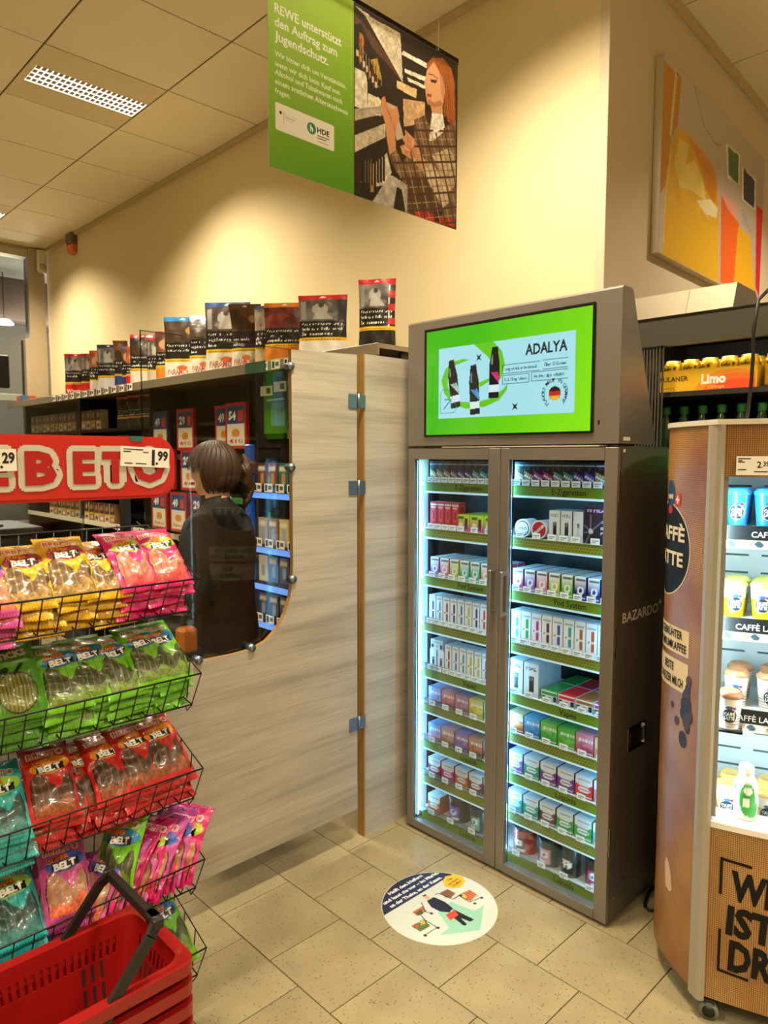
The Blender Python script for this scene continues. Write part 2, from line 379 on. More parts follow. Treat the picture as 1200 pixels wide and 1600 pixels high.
for k, (x, y) in enumerate([(2.35, 8.0), (2.95, 8.0)]):
    r = root('pendant_lamp', ['small bright lobby lamp nearer the window pane edge', 'small bright lobby lamp beside the window jamb'][k], 'lamp', (x, y, 2.93), group='lobby lamps')
    MB().lathe([(.0, .05), (.05, .05), (.09, .012), (.09, 0), (.0, 0)], 16).build('shade', M('lamp_shade', '#f4f0e6', .5, emit='#fff4dc', es=3), r)
    MB().tube([(0, 0, .05), (0, 0, .54)], .004).build('cord', BLACK, r)
    l = bpy.data.lights.new('lobby_glow', 'POINT'); l.energy = 34; l.color = (1, .9, .75); l.shadow_soft_size = .08; lo = bpy.data.objects.new('lobby_glow', l); COL.objects.link(lo); lo.parent = r; lo.location = (0, 0, -.15)

# ceiling luminaires: recessed tray with a louvre
LOUV = M('lamp_louvre', '#fffaf0', .3, .2, emit='#ffe9c4', es=5.5); TUBE = M('lamp_tube', '#ffffff', .3, emit='#fff2da', es=16)
TRAY = M('lamp_tray', '#d6c9a8', .85)
dirs = {3: 'drinks corner', 0: 'shop aisle', 1: 'middle aisle', 2: 'outer aisle'}
first = None
tray_me = MB().box(.004, .040, .004, P-.004, CZ-.001, CZ+.004).box(P-.010, P-.004, .004, P-.004, CZ-.001, CZ+.004).box(.04, P-.01, .004, .222, CZ-.001, CZ+.004).box(.04, P-.01, .412, P-.004, CZ-.001, CZ+.004).mesh('tray', [TRAY])
lb = MB()
for k in range(22):
    x = .04+(P-.05)*k/21; lb.box(x-.0012, x+.0012, .222, .412, CZ+.0, CZ+.02)
for y in (.222, .268, .317, .365, .412): lb.box(.04, P-.01, y-.001, y+.001, CZ, CZ+.02)
louv_me = lb.mesh('louvre', [LOUV])
tube_me = MB().box(.04, P-.01, .222, .412, CZ+.035, CZ+.04).tube([(.05, .28, CZ+.028), (P-.02, .28, CZ+.028)], .008).tube([(.05, .355, CZ+.028), (P-.02, .355, CZ+.028)], .008).mesh('tube', [TUBE])
for a, b, x, y in [(a, b, x, y) for a, x in enumerate(LX) for b, y in enumerate(LY)]+[(3, 0, 1.291+4*P, 3.637-6*.6246)]:
    if True:
        lab = {(0, 3): 'bright recessed louvred ceiling lamp above the tobacco counter, fully in view', (0, 4): 'recessed louvred ceiling lamp farther along, cut by the picture edge'}.get((a, b), 'recessed louvred ceiling lamp over the %s, %s row from the entrance' % (dirs[a], nth(b)))
        r = root('ceiling_lamp', lab, 'lamp', (x, y, 0), group='recessed ceiling lamps')
        link('tray', tray_me, r); link('louvre', louv_me, r); link('tube', tube_me, r)
        l = bpy.data.lights.new('lamp_light', 'AREA'); l.shape = 'RECTANGLE'; l.size = P-.06; l.size_y = .185; l.energy = LAMP_W*(1.15 if a == 3 else 1); l.color = LAMP_COL; l.spread = math.radians(132)
        lo = bpy.data.objects.new('lamp_light', l); COL.objects.link(lo); lo.parent = r; lo.location = (P/2+.01, .317, CZ-.004)
# alarm beacon and motion sensor on the far end of the back wall
r = root('warning_beacon', 'small orange and grey alarm beacon high on the cream wall', 'beacon', (WX, 6.49, 3.36))
MB().box(-.06, -.001, -.06, .06, .075, .165, bev=.008).build('housing', M('beacon_housing', '#6d5f4b', .5), r)
MB().box(-.055, -.001, -.055, .055, 0, .075, bev=.012).build('lens', M('orange_lens', '#c2601e', .3, emit='#c24a08', es=.06), r)
r = root('motion_sensor', 'white motion sensor beside the top of the window frame', 'sensor', (2.40, FW-.03, 3.30))
MB().box(-.0, .085, -.05, -.002, 0, .21, bev=.012).build('housing', M('sensor_white', '#d9d0b6', .5), r)
MB().lathe([(0, .02), (.025, .015), (.03, 0)], 12, .042, 0).build('lens', M('sensor_lens', '#a79c82', .4), r, (0, -.05, .055), (math.pi/2, 0, 0))
# ================================================================== vape cabinet with screen header (faces -x)
CX, CY, CWD, CDP = 2.141, 2.071, .941, .362
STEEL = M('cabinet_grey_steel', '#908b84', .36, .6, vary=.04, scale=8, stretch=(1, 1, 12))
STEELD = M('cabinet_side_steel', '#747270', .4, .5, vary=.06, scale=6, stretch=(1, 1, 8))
INW = M('cabinet_inner_white', '#dfeaf0', .4); INB = M('cabinet_inner_black', '#0c0d10', .5)
LED = M('cool_led_strip', '#ffffff', .4, emit='#6cc8ff', es=7.0)
GREEN = M('green_price_rail', '#6c8c16', .45); SHELFW = M('shelf_edge_white', '#dff1f8', .4, emit='#9fdcff', es=.5)
cab = root('vape_cabinet', 'tall grey steel display cabinet with two glass doors and a screen on top', 'cabinet', (CX, CY, 0), RZ)
b = MB()
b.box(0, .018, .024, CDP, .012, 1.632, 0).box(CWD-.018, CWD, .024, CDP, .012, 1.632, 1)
b.box(.018, CWD-.018, .024, CDP, 1.606, 1.632, 0).box(.018, CWD-.018, .024, CDP, .012, .03, 0).box(.018, CWD-.018, CDP-.012, CDP, .03, 1.606, 2)
b.box(.02, CWD-.02, .04, CDP-.01, 0, .012, 2)
b.box(.0181, .0195, .045, .105, .035, 1.6, 3).box(CWD-.0195, CWD-.0181, .045, .105, .035, 1.6, 3).box(.0181, .0195, .105, CDP-.014, .035, 1.6, 2).box(CWD-.0195, CWD-.0181, .105, CDP-.014, .035, 1.6, 2)
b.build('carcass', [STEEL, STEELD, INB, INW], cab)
h = MB(); h.prism([(0, 1.640), (0, 2.132), (.008, 2.140), (.064, 2.140), (.072, 2.132), (.11, 2.03), (.262, 1.640)], 'x', 0, CWD, 0)
hd = h.build('screen_header', [STEEL], cab)
b = MB().box(.092, .851, -.006, .001, 1.676, 2.101, bev=.004); bz = b.build('bezel', M('screen_bezel', '#0a0a0a', .25), hd)
# screen content, units cm over 73.4 x 40.7
sp = Paint('#30a01e').grad('#34c80a', '#8ee80c', (25, 25), (73, 0))
sp.ops[1] = ('grad', np.array(lin('#3cb80a')), np.array(lin('#86e408')), (20, 30), (73, 2))
sp.rect(6.6, 6.4, 67.2, 33.6, '#a6e0ea')
for (cx, cy, r0, r1, a0, a1) in [(24, 22, 12.2, 15.6, 95, 250), (25, 21, 12, 15, 300, 380), (23, 20.5, 11, 14.2, 200, 330)]:
    pass
sp.poly([(24, 33.6), (33, 33.6), (37, 30), (38.5, 25), (37, 20), (35, 18), (34.5, 22), (31, 28)], '#62c516')
sp.poly([(8, 21), (10, 25.5), (14, 28), (19, 28.6), (22, 28), (15, 26.5), (11.5, 23), (11.2, 19), (13, 15), (17, 12.5), (25, 11.8), (33, 13), (38, 16), (40, 18), (39.5, 15.5), (36, 12), (29, 9.8), (21, 9.5), (14, 11.5), (9.5, 16)], '#62c516')
sp.poly([(22, 20), (27, 19.2), (34, 21), (36, 22), (33, 20), (28, 17.6), (23, 18)], '#62c516')
def vape_print(x, y, rot, c1):
    ca, sa = math.cos(rot), math.sin(rot)
    R = lambda pts: [(x+a*ca-b_*sa, y+a*sa+b_*ca) for a, b_ in pts]
    sp.poly(R([(-2.3, 0), (2.3, 0), (2.3, 12.5), (1.7, 15.5), (1.35, 18.6), (-1.35, 18.6), (-1.7, 15.5), (-2.3, 12.5)]), '#0b0d12')
    sp.poly(R([(-1.5, 12.2), (-.9, 12.2), (-.9, 16), (-1.4, 15)]), '#8b98a4')
    sp.poly(R([(-2.3, 2.2), (2.3, 2.2), (2.3, 4.8), (-2.3, 4.8)]), '#d5e8ee')
    for q in range(3): sp.poly(R([(-1.7+q*1.2, 9.5), (-.9+q*1.2, 9.5), (2.2, 6.3-.0+q*.6), (2.2, 5.2+q*.6)]), c1)
vape_print(15.5, 10.2, .14, '#a8c9b0'); vape_print(25, 7.3, .06, '#3f9bd0'); vape_print(33.6, 13.0, -.02, '#d42a78')
def star(x, y, r): sp.poly([(x+(r if k % 2 == 0 else r*.28)*math.cos(k*math.pi/4+.78), y+(r if k % 2 == 0 else r*.28)*math.sin(k*math.pi/4+.78)) for k in range(8)], '#141d18')
star(26.5, 28.4, 1.9); star(43.2, 9.4, 1.9)
sp.text('ADALYA', 55.8, 27.2, 3.7, '#10201a', .03, 17)
for (x0, x1, y, t) in [(37.5, 53.5, 22.6, 'Original Adalya Geschmack'), (54.6, 64.6, 22.9, 'Über 20 Sorten'), (37.5, 49, 18.9, '10 & 20mg Nikotin'), (50, 64.6, 19.2, 'Hochwertig produziert')]:
    sp.line([(x0, y-1.2), (x1, y-1.2), (x1, y+1.9), (x0, y+1.9), (x0, y-1.2)], .18, '#16524e'); sp.text(t, (x0+x1)/2, y-.2, 1.05, '#16524e', .02, (x1-x0)*.86)
sp.line([(7.6, 8.4), (14.6, 8.4), (16, 10.5), (14.5, 13), (11.5, 17.5), (8.5, 17.5), (7.6, 16), (7.6, 8.4)], .2, '#2a7d90')
sp.line([(9.4, 10), (12.4, 13)], .5, '#2a7d90'); sp.line([(9.8, 13.6), (13, 13.6), (13, 10.4)], .5, '#2a7d90')
sp.ell(59.6, 13.1, 2.4, 2.4, '#141414').poly([(57.2, 13.9), (62, 13.9), (62, 12.3), (57.2, 12.3)], '#c81f1f').poly([(57.4, 12.3), (61.8, 12.3), (60.8, 11.0), (59.6, 10.7), (58.4, 11.0)], '#e8b61c')
for k, ch in enumerate('FLAVORS MADE IN GERMANY'):
    a = math.radians(232-k*12.4); sp.text(ch, 59.6+4.0*math.cos(a), 13.1+4.0*math.sin(a), 1.25, '#141414', .02, None, 'c', a-math.pi/2)
X, Z = gridxy(.108, .842, 1.683, 2.090, 330, 184)
MB().sheet(X, X*0-.0068, Z, sp.at((X-.108)*100, (Z-1.683)*100), 0, smooth=False).build('display', Mprint('screen_emission', .12, emit=1.0), hd)
MB().box(.866, .872, -.0012, .001, 1.703, 1.717).build('remote_eye', BLACK, hd)
# doors
DOORG = Mglass('door_glass', (.96, .98, .99), .2)
for k, (x0, x1, a0, a1, hx_) in enumerate([(.001, .4715, .036, .417, .452), (.4745, .940, .512, .893, .505)]):
    d = MB().box(x0, a0, 0, .022, .012, 1.628, bev=.002).box(a1, x1, 0, .022, .012, 1.628, bev=.002).box(a0, a1, 0, .022, 1.586, 1.628).box(a0, a1, 0, .022, .012, .044).build('door', STEEL, cab)
    MB().box(a0+.001, a1-.001, .010, .014, .045, 1.585).build('glass', DOORG, d)
    hb = MB().box(hx_-.008, hx_+.008, -.034, -.022, 1.005, 1.175, bev=.003).box(hx_-.006, hx_+.006, -.024, .001, 1.008, 1.022).box(hx_-.006, hx_+.006, -.024, .001, 1.158, 1.172)
    hb.build('handle', M('handle_grey', '#8f8c88', .35, .7), d)
    g = MB()
    for (p, q, r_, s_) in [(a0, a0+.004, .045, 1.585), (a1-.004, a1, .045, 1.585)]: g.box(p, q, .0225, .026, r_, s_)
    g.build('gasket', BLACK, d)
for k, (x, w) in enumerate([(.021, .012), (.458, .009), (.476, .009), (CWD-.033, .012)]):
    st = MB().box(x, x+w, .030, .042, .05, 1.58).build('led_strip', LED, cab)
    l = bpy.data.lights.new('led_light', 'AREA'); l.shape = 'RECTANGLE'; l.size = .012; l.size_y = 1.5; l.energy = 3.4; l.color = (.22, .68, 1.0)
    lo = bpy.data.objects.new('led_light', l); COL.objects.link(lo); lo.parent = cab; lo.location = (x+w/2, .047, .82)
    lo.rotation_euler = (math.pi/2, 0, (-.6 if k % 2 == 0 else .6))
MB().box(.468, .476, .05, .075, .035, 1.6).build('divider', INW, cab)
# side details: lettering, latch, stickers, hinge plates
sd = MB().text('BAZARDO', (CWD+.0006, .058, 1.043), (0, 1, 0), (0, .0, 1), .034, 0, .012, .262, 'l'); sd.text('+', (CWD+.0006, .325, 1.062), (0, 1, 0), (0, 0, 1), .03, 0, .02, None, 'l')
sd.build('side_lettering', M('white_vinyl', '#efece6', .5), cab)
lt = MB().box(CWD, CWD+.004, .115, .245, .580, .665, 0, bev=.003).box(CWD+.004, CWD+.006, .13, .225, .6, .645, 1).box(CWD+.004, CWD+.010, .225, .236, .59, .66, 0)
lt.build('latch', [CHROME, BLACK], cab)
MB().box(CWD, CWD+.0006, .03, .075, 1.650, 1.662).build('sticker', CARD, hd); MB().box(CWD, CWD+.0006, .032, .046, 1.612, 1.622).build('sticker', CARD, cab)
for z in (.30, .98, 1.5): MB().box(CWD, CWD+.003, .006, .012, z-.05, z+.05).build('hinge', CHROME, cab)
for (y, z) in ((.08, .10), (.11, .135), (.05, .09)): MB().box(CWD, CWD+.002, y-.004, y+.004, z-.004, z+.004).build('screw', CHROME, cab)

SZ = [1.490, 1.297, 1.095, .897, .699, .546, .387, .232, .068]   # shelf tops
RT = ['E-Zigaretten', None, 'Pod System', None, 'Vapes', None, 'Liquids', None, 'Liquids']
SF = .055    # local y of the rail front
card_me = MB().box(-.017, .017, 0, .0008, 0, .022).box(-.012, .012, -.0003, 0, .012, .0145, 1).box(-.012, .004, -.0003, 0, .006, .008, 1).mesh('price_card', [M('price_card_white', '#e8f4f8', .5, emit='#bfe6f5', es=.12), M('price_ink', '#40555c', .6)])
shelves = []
for i, z in enumerate(SZ):
    sh = MB().box(.020, CWD-.020, SF+.004, CDP-.016, z-.012, z, 1).box(.045, CWD-.045, SF+.001, SF+.006, z-.044, z-.036, 0).build('shelf', [SHELFW, INW], cab)
    shelves.append(sh)
    for (x0, x1) in ((.040, .462), (.482, .918)):
        m = MB().box(x0, x1, SF-.002, SF+.003, z-.036, z-.0005, 0, bev=.001)
        if RT[i]: m.text(RT[i], ((x0+x1)/2+(.045 if i else .03), SF-.0024, z-.0275), (1, 0, 0), (0, 0, 1), .021, 1, .012, {'E-Zigaretten': .135, 'Pod System': .128, 'Vapes': .070, 'Liquids': .084}[RT[i]])
        else:
            n = int((x1-x0)/.0125)
            for k in range(n):
                for r_ in range(3):
                    xx = x0+.004+k*.0125+(.006 if r_ == 1 else 0); zz = z-.031+r_*.0105
                    if xx+.0085 < x1: m.add([(xx, SF-.0023, zz), (xx+.0075, SF-.0023, zz+.0025), (xx+.0085, SF-.0023, zz+.006), (xx+.001, SF-.0023, zz+.0035)], [(0, 1, 2, 3)], 2)
        m.build('price_rail', [GREEN if RT[i] else M('olive_price_rail', '#87902c', .45), M('rail_ink', '#0c1004', .6), M('rail_pattern', '#3d5a10', .5)], sh)
        MB().box(x0, x1, SF-.004, SF-.0028, z-.001, z+.026).build('clear_lip', CLEAR, sh)

# ------------------------------------------------ printed packages
def box_mesh(name, w, h_, d, paint, side, top=None, nx=14, nz=20, mat=None):
    """front print in units of cm, (0,0) lower-left"""
    m = MB(); X, Z = gridxy(-w/2, w/2, 0, h_, nx, nz)
    m.sheet(X, X*0, Z, paint.at((X+w/2)*100, Z*100), 0, smooth=False)
    a, c = -w/2, w/2
    m.add([(c, 0, 0), (c, d, 0), (c, d, h_), (c, 0, h_)], [(0, 1, 2, 3)], 0, side); m.add([(a, d, 0), (a, 0, 0), (a, 0, h_), (a, d, h_)], [(0, 1, 2, 3)], 0, side)
    m.add([(c, d, 0), (a, d, 0), (a, d, h_), (c, d, h_)], [(0, 1, 2, 3)], 0, side); m.add([(a, 0, h_), (c, 0, h_), (c, d, h_), (a, d, h_)], [(0, 1, 2, 3)], 0, top or side)
    m.add([(a, d, 0), (c, d, 0), (c, 0, 0), (a, 0, 0)], [(0, 1, 2, 3)], 0, side)
    return m.mesh(name, [mat or GLOSSP])
_B = {}
def cached(k, fn):
    if k not in _B: _B[k] = fn()
    return _B[k]
def stripe_box(c, w=.0375):
    W_, H_ = w*100, 8.8
    p = Paint('#0c1016').rect(0, H_-1.6, W_, H_-.9, '#9fb3bd')
    for q in range(3): p.poly([(.2, 5.4-q*1.1), (.2, 4.6-q*1.1), (W_-.2, 2.2-q*1.1+.6), (W_-.2, 3.0-q*1.1+.6)], c if q != 1 else '#dfe9ee')
    p.rect(W_*.3, 6, W_*.6, 7, '#3a4650')
    return box_mesh('vape_box', w-.0015, .088, .09, p, c, c)
def red_box():
    p = Paint('#c4141c').rect(.9, 3, 2.6, 8.6, '#e0484c').rect(1.4, 4.2, 2.1, 7.6, '#7d0b10').rect(0, 9.6, 3.6, 10.4, '#f2e6e2').rect(.4, .4, 3.2, 2, '#e9dcd6').rect(.5, 8.8, 3, 9.2, '#f0c9c9')
    return box_mesh('pod_box', .036, .112, .02, p, '#b5121a', '#d9c9c6')
def lime_box():
    p = Paint('#d83a86').grad('#e0408c', '#c6e02a', (0, 1), (0, 5.5)).rect(4.2, 1, 5.4, 5.2, '#15181a').rect(.8, 4.8, 3.6, 5.8, '#3b6414').ell(2, 2.6, 1.1, 1.1, '#f4f0d0')
    return box_mesh('pod_kit_box', .066, .068, .05, p, '#9fc21a', '#cfe24a')
def ring_box(c, w=.046):
    W_ = w*100; p = Paint(c).grad('#eef4f6', c, (0, 7.6), (0, 3.0)).rect(.4, 6.9, W_-.4, 7.4, '#5f6e75').ell(W_/2, 3.4, 1.35, 1.5, '#f4f6f8').ell(W_/2, 3.4, .7, .8, c).rect(.5, .5, W_-.5, 1.1, '#f0f2f4')
    return box_mesh('pod_box', w-.002, .082, .05, p, c, '#e6eff4')
def device_box(c, w=.036, h_=.118):
    W_ = w*100; p = Paint('#e9f1f4').rect(W_*.42, 2.2, W_*.74, 5.0, c).rect(W_*.42, 5.6, W_*.74, 9.0, c).ell(W_*.58, 9.0, W_*.16, .5, c).rect(W_*.5, 5.0, W_*.66, 5.6, '#f2f4f5').ell(W_*.26, 5.3, .38, .38, '#a3231f').rect(.6, 10.2, W_-.6, 10.8, '#9aa6ac').rect(.3, .2, W_-.3, 1.4, '#2a2f33').rect(.42, .32, W_-.42, 1.28, '#eef4f6')
    return box_mesh('vape_box', w-.0014, h_, .022, p, '#cfdbe0', '#dfeaee')
def kit_box(txt, w=.05, h_=.125, dev='#16191c', bg='#dfe8ec'):
    W_, H_ = w*100, h_*100; p = Paint(bg).rect(W_*.34, 2.0, W_*.66, H_*.62, dev).rect(W_*.40, H_*.5, W_*.6, H_*.6, '#6b7880')
    if txt: p.text(txt, W_/2, H_*.8, H_*.085, '#22282c', .02, W_*.7)
    return box_mesh('vape_kit_box', w-.002, h_, .05, p, '#b8c6cc', '#dfe9ee', 18, 30)
def big_dark_box():
    p = Paint('#26222c').rect(0, 10.3, 11, 12.6, '#2f2138').text('ELFBAR', 5.2, 10.9, 1.0, '#d2a9d8', .02, 8.4)
    for q in range(5): p.line([(2.6, 4.4), (2.6+5.5*math.cos(.9*q+.7), 4.4+5.5*math.sin(.9*q+.7))], .45, '#75707c')
    p.ell(2.6, 4.4, .9, .9, '#c9c4cc').text('ELFX', 8.0, 5.0, 1.0, '#d8d4de', .02, 3.4).text('PRO', 8.0, 3.4, 1.0, '#d8d4de', .02, 3.4).rect(6.6, 7.2, 9.6, 8.2, '#807a88')
    return box_mesh('vape_kit_box', .105, .128, .06, p, '#2a2832', '#3a2c44', 44, 52)
def low_box(c, w=.07):
    W_ = w*100; p = Paint('#dde9ee').rect(.3, 2.6, W_-.3, 3.6, c).rect(.4, .8, 1.8, 2.2, '#252a2e').rect(W_-1.9, .6, W_-.5, 2.4, '#1b1f23').ell(W_*.5, 1.5, .8, .6, c)
    return box_mesh('pod_pack', w-.003, .042, .12, p, '#c5d3da', c)
def square_box(c1, c2, w=.072):
    W_ = w*100; p = Paint(c1).grad(c2, c1, (0, 1.5), (0, 5)).rect(0, 6.2, W_, 7.4, c1).stripes(.6, 4.7, W_-.6, 5.8, 1.25, .7, '#f0f4f6').noise(0, 1.2, W_, 4.6, 1.1, .35, len(c1)+ord(c1[2])).rect(.6, .4, W_-.6, 1.1, '#eef2f4')
    return box_mesh('liquid_box', w-.003, .074, .072, p, c2, c1)
def liquid_box(c, w=.07):
    W_ = w*100; p = Paint('#dfe9ee').poly([(0, 0), (W_, 0), (W_, 5.6), (W_*.72, 4.4), (W_*.25, 4.5), (0, 5.2)], c).ell(W_*.5, 3.1, W_*.33, 1.15, '#eef3f5').rect(W_*.24, 2.8, W_*.76, 3.4, c).rect(.6, .4, W_-.6, 1.0, '#eef2f4').rect(1, 6.4, W_-1, 6.9, '#8d9aa2')
    return box_mesh('liquid_box', w-.003, .078, .068, p, c, '#e3edf2')
def round_can(body, lab, r=.04, h_=.098, txt=None):
    p = Paint(body).rect(-2.6, 1.0, 2.6, 6.6, lab)
    if txt: p.rect(-4, 0, 4, 9.8, body).text(txt, 0, 3.2, 3.2, '#f2f4f6', .02, 4.6)
    else: p.ell(0, 4.4, 1.5, 1.3, '#e9edf0').ell(0, 4.4, .8, .7, body).stripes(-2.6, 1.2, 2.6, 2.4, .5, .5, '#f0e9ee')
    m = MB(); pr_ = [(r*.97, 0), (r, .003)]+[(r, .003+(h_-.012)*k/16) for k in range(1, 17)]
    m.lathe(pr_, 28, 0, r, 0, None, p); m.lathe([(r, h_-.009), (r*1.04, h_-.008), (r*1.04, h_-.001), (r*.98, h_), (r*.85, h_-.002), (0, h_-.002)], 28, 0, r, 0, '#1b1d20'); m.lathe([(0, 0), (r*.97, 0)], 28, 0, r, 0, body)
    return m.mesh('tobacco_can', [GLOSSP])
def tin(c, txt):
    p = Paint('#e4e9ec').ell(0, 0, 2.9, 2.9, c).ell(0, 0, 2.5, 2.5, '#eef1f3')
    if c == '#c8201c': p.ell(0, 0, 2.6, 2.6, c).poly([(-2.4, -1.4), (-1.6, -2), (2.4, 1.4), (1.6, 2)], '#eef1f3').text(txt, 0, -.3, .7, '#2a2a2a', .02, 3.2, 'c', .68)
    else: p.text(txt, 0, -.5, 1.1, '#20252c', .03, 3.8)
    m = MB(); r = .034; n = 40
    rr = lin2(0, r, 24); A = lin2(0, 2*math.pi, n+1); Rg, Ag = np.meshgrid(rr, A); Xd, Zd = Rg*np.cos(Ag), Rg*np.sin(Ag)
    m.sheet(Xd, Xd*0, Zd+r, p.at(Xd*100, Zd*100), 0, flip=False, smooth=False)
    Yg, Ag = np.meshgrid(lin2(0, .02, 3), A); m.sheet(r*np.cos(Ag), Yg, r*np.sin(Ag)+r, None, 0, '#dfe5e8', flip=True)
    Rg, Ag = np.meshgrid(lin2(0, r, 3), A); m.sheet(Rg*np.cos(Ag), Rg*0+.02, Rg*np.sin(Ag)+r, None, 0, '#cfd6da', flip=True)
    return m.mesh('pouch_tin', [GLOSSP])

SHN = ['top', 'second', 'third', 'fourth', 'fifth', 'sixth', 'seventh', 'eighth', 'bottom']
def put(i, door, k, me, x, depth=0, back=0, look='', z=0., nm=None, step=.0, cat='box'):
    """one package on shelf i; depth copies stand behind the front one"""
    dn = ['hinge-side left door', 'right door'][door]; dn = ['left door', 'right door'][door]
    ys = SF+.012
    for q in range(depth+1):
        lab = '%s%s, %s on %s shelf, %s' % (look, ('', ', behind', ', rearmost')[q], nth(k), SHN[i], dn)
        yy = ys+q*step
        o = link(nm or me.name.split('.')[0], me, None, (CX+yy, CY-x, SZ[i]+.0005+z), RZ)
        tag(o, lab, cat, 'packages on the %s cabinet shelf' % SHN[i])
    link('price_card', card_me, shelves[i], (x, SF-.0050, SZ[i]+.001))
CN = {'#c9a24a': 'gold', '#b58a5c': 'tan', '#8a5a3c': 'brown', '#3a50c8': 'blue', '#22308c': 'navy', '#35b5c0': 'teal', '#c81c8c': 'magenta', '#5a48d0': 'violet', '#8a5fb8': 'purple', '#d88aa0': 'pink', '#b8c832': 'lime', '#3cc0a8': 'turquoise', '#4ab890': 'mint', '#e09878': 'salmon', '#30a040': 'green', '#a02838': 'crimson', '#d0a040': 'amber', '#c85a28': 'orange', '#6a2a3c': 'plum', '#3878c0': 'sky blue', '#9890c8': 'lavender', '#d8c040': 'yellow', '#a87890': 'mauve', '#70b840': 'leaf green', '#c04868': 'rose', '#7a3898': 'deep purple', '#e03038': 'red', '#28a078': 'sea green', '#a86a38': 'copper', '#20a8c0': 'cyan'}
def row(i, door, x0, pitch, cols, fn, look, depth=0, step=.05, k0=0):
    for k, c in enumerate(cols):
        put(i, door, k+k0, cached((fn.__name__, c), lambda: fn(c)), x0+pitch*(k+.5), depth, 0, look.replace('*', CN.get(c, 'coloured')), step=step)
# left door
row(0, 0, .062, .0376, ['#c9a24a', '#d0a040', '#b58a5c', '#8a5a3c', '#3a50c8', '#22308c', '#35b5c0', '#20a8c0', '#3878c0'], stripe_box, 'black vape box with * stripes')
for k in range(4): put(1, 0, k, cached('red', red_box), .085+.039*k, 1, look='tall red pod box', step=.024)
for k in range(2): put(1, 0, k+4, cached('lime', lime_box), .245+.069*k, 2, look='lime and pink pod kit box', step=.054)
put(1, 0, 6, cached('lime', lime_box), .383, 0, look='lime and pink pod kit box')
row(2, 0, .066, .0535, ['#8a5fb8', '#d88aa0', '#b8c832', '#3cc0a8', '#4ab890', '#e09878', '#c04868'], ring_box, 'small pod box, * and white', 2, .053)
row(3, 0, .062, .0388, ['#22308c', '#20a8c0', '#a02838', '#22308c', '#3878c0', '#b8c832', '#22308c', '#e03038', '#3a50c8'], device_box, 'white vape box with * device', 2, .026)
for k in range(2): put(4, 0, k, cached('kit', lambda: kit_box('', .038, .085)), .088+.043*k, 1, look='white kit box with black device', step=.056)
put(4, 0, 2, cached('kitlow', lambda: low_box('#b8c4ca', .07)), .108, 0, look='pale kit box lying on two kit boxes', z=.0855)
row(4, 0, .152, .0388, ['#a02838', '#3878c0', '#20a8c0', '#b8c832', '#d8c040', '#3a50c8'], device_box, 'white vape box with * device', 2, .026, 3)
for i, cs in ((5, [('#9fa8d8', '#9890c8'), ('#d8909c', '#c04868'), ('#b890b0', '#a87890'), ('#e0d070', '#d8c040'), ('#8fd0c0', '#4ab890')]), (6, [('#7f9fd0', '#d88aa0'), ('#d0a0a0', '#a86a38'), ('#9a80c0', '#8a5fb8'), ('#c89070', '#c85a28'), ('#a0a8c8', '#22308c')])):
    for k, (a, c) in enumerate(cs): put(i, 0, k, cached(('sq', a, c), lambda: square_box(a, c)), .098+.074*k, 2, look='%s printed liquid box' % CN[c], step=.075)
row(7, 0, .062, .0745, ['#a02838', '#c81c8c', '#c85a28', '#6a2a3c', '#22308c'], liquid_box, 'white liquid box with * front', 2, .071)
put(8, 0, 0, cached(('lq', 1), lambda: liquid_box('#c85a28')), .098, 0, look='white and orange liquid box')
put(8, 0, 1, cached('can1', lambda: round_can('#191a26', '#6a5ac0', .046, .102)), .205, 0, look='dark round can with violet label', cat='can')
put(8, 0, 2, cached('can2', lambda: round_can('#16181a', '#5aa078', .041, .09)), .318, 0, look='dark round can with green label', cat='can')
# right door
for k, c in enumerate(['#c9a24a', '#d0a040', '#c81c8c', '#c81c8c', '#35b5c0', '#20a8c0', '#5a48d0', '#5a48d0', '#c9a24a', '#e03038']): put(0, 1, k, cached(('st42', c), lambda: stripe_box(c, .041)), .511+.0415*k, 0, look='black vape box with %s stripes' % CN[c])
put(1, 1, 0, cached('tinw', lambda: tin('#3a4048', 'VELO')), .530, 2, look='white round pouch tin on edge', step=.022, cat='tin')
put(1, 1, 1, cached('tinr', lambda: tin('#c8201c', 'YOLO')), .602, 2, look='red and white round pouch tin on edge', step=.022, cat='tin')
for k in range(2): put(1, 1, k+2, cached('hqd', lambda: kit_box('HQD', .046, .108)), .667+.048*k, 1, look='grey kit box with black device', step=.056)
put(1, 1, 4, cached('hqd2', lambda: kit_box('', .04, .108, '#c8d4da')), .762, 0, look='plain pale kit box')
put(1, 1, 5, cached('elf', big_dark_box), .838, 0, look='large dark kit box with radiating rays')
row(2, 1, .487, .0525, ['#c04868', '#8a5fb8', '#d88aa0', '#b8c832', '#70b840', '#22308c', '#22308c', '#e09878'], ring_box, 'small pod box, * and white', 2, .053)
for k, c in enumerate(['#20a8c0', '#30a040', '#c81c8c', '#6a2a3c', '#3a50c8', '#20a8c0', '#a86a38', '#c85a28', '#c04868']): put(3, 1, k, cached(('dv44', c), lambda: device_box(c, .0435, .122)), .508+.0452*k, 2, look='white vape box with %s device' % CN[c], step=.026)
for k in range(2): put(4, 1, k, cached('pixl', lambda: kit_box('PIXL', .066, .128, '#23262a', '#e4edf1')), .510+.07*k, 2, look='tall white kit box with grey device', step=.052)
for k, c in enumerate(['#30a040', '#e03038', '#a86a38', '#c81c8c']): put(4, 1, k+2, cached(('low', c), lambda: low_box(c)), .659+.0715*k, 1, look='flat white pod pack with %s top' % CN[c], step=.124)
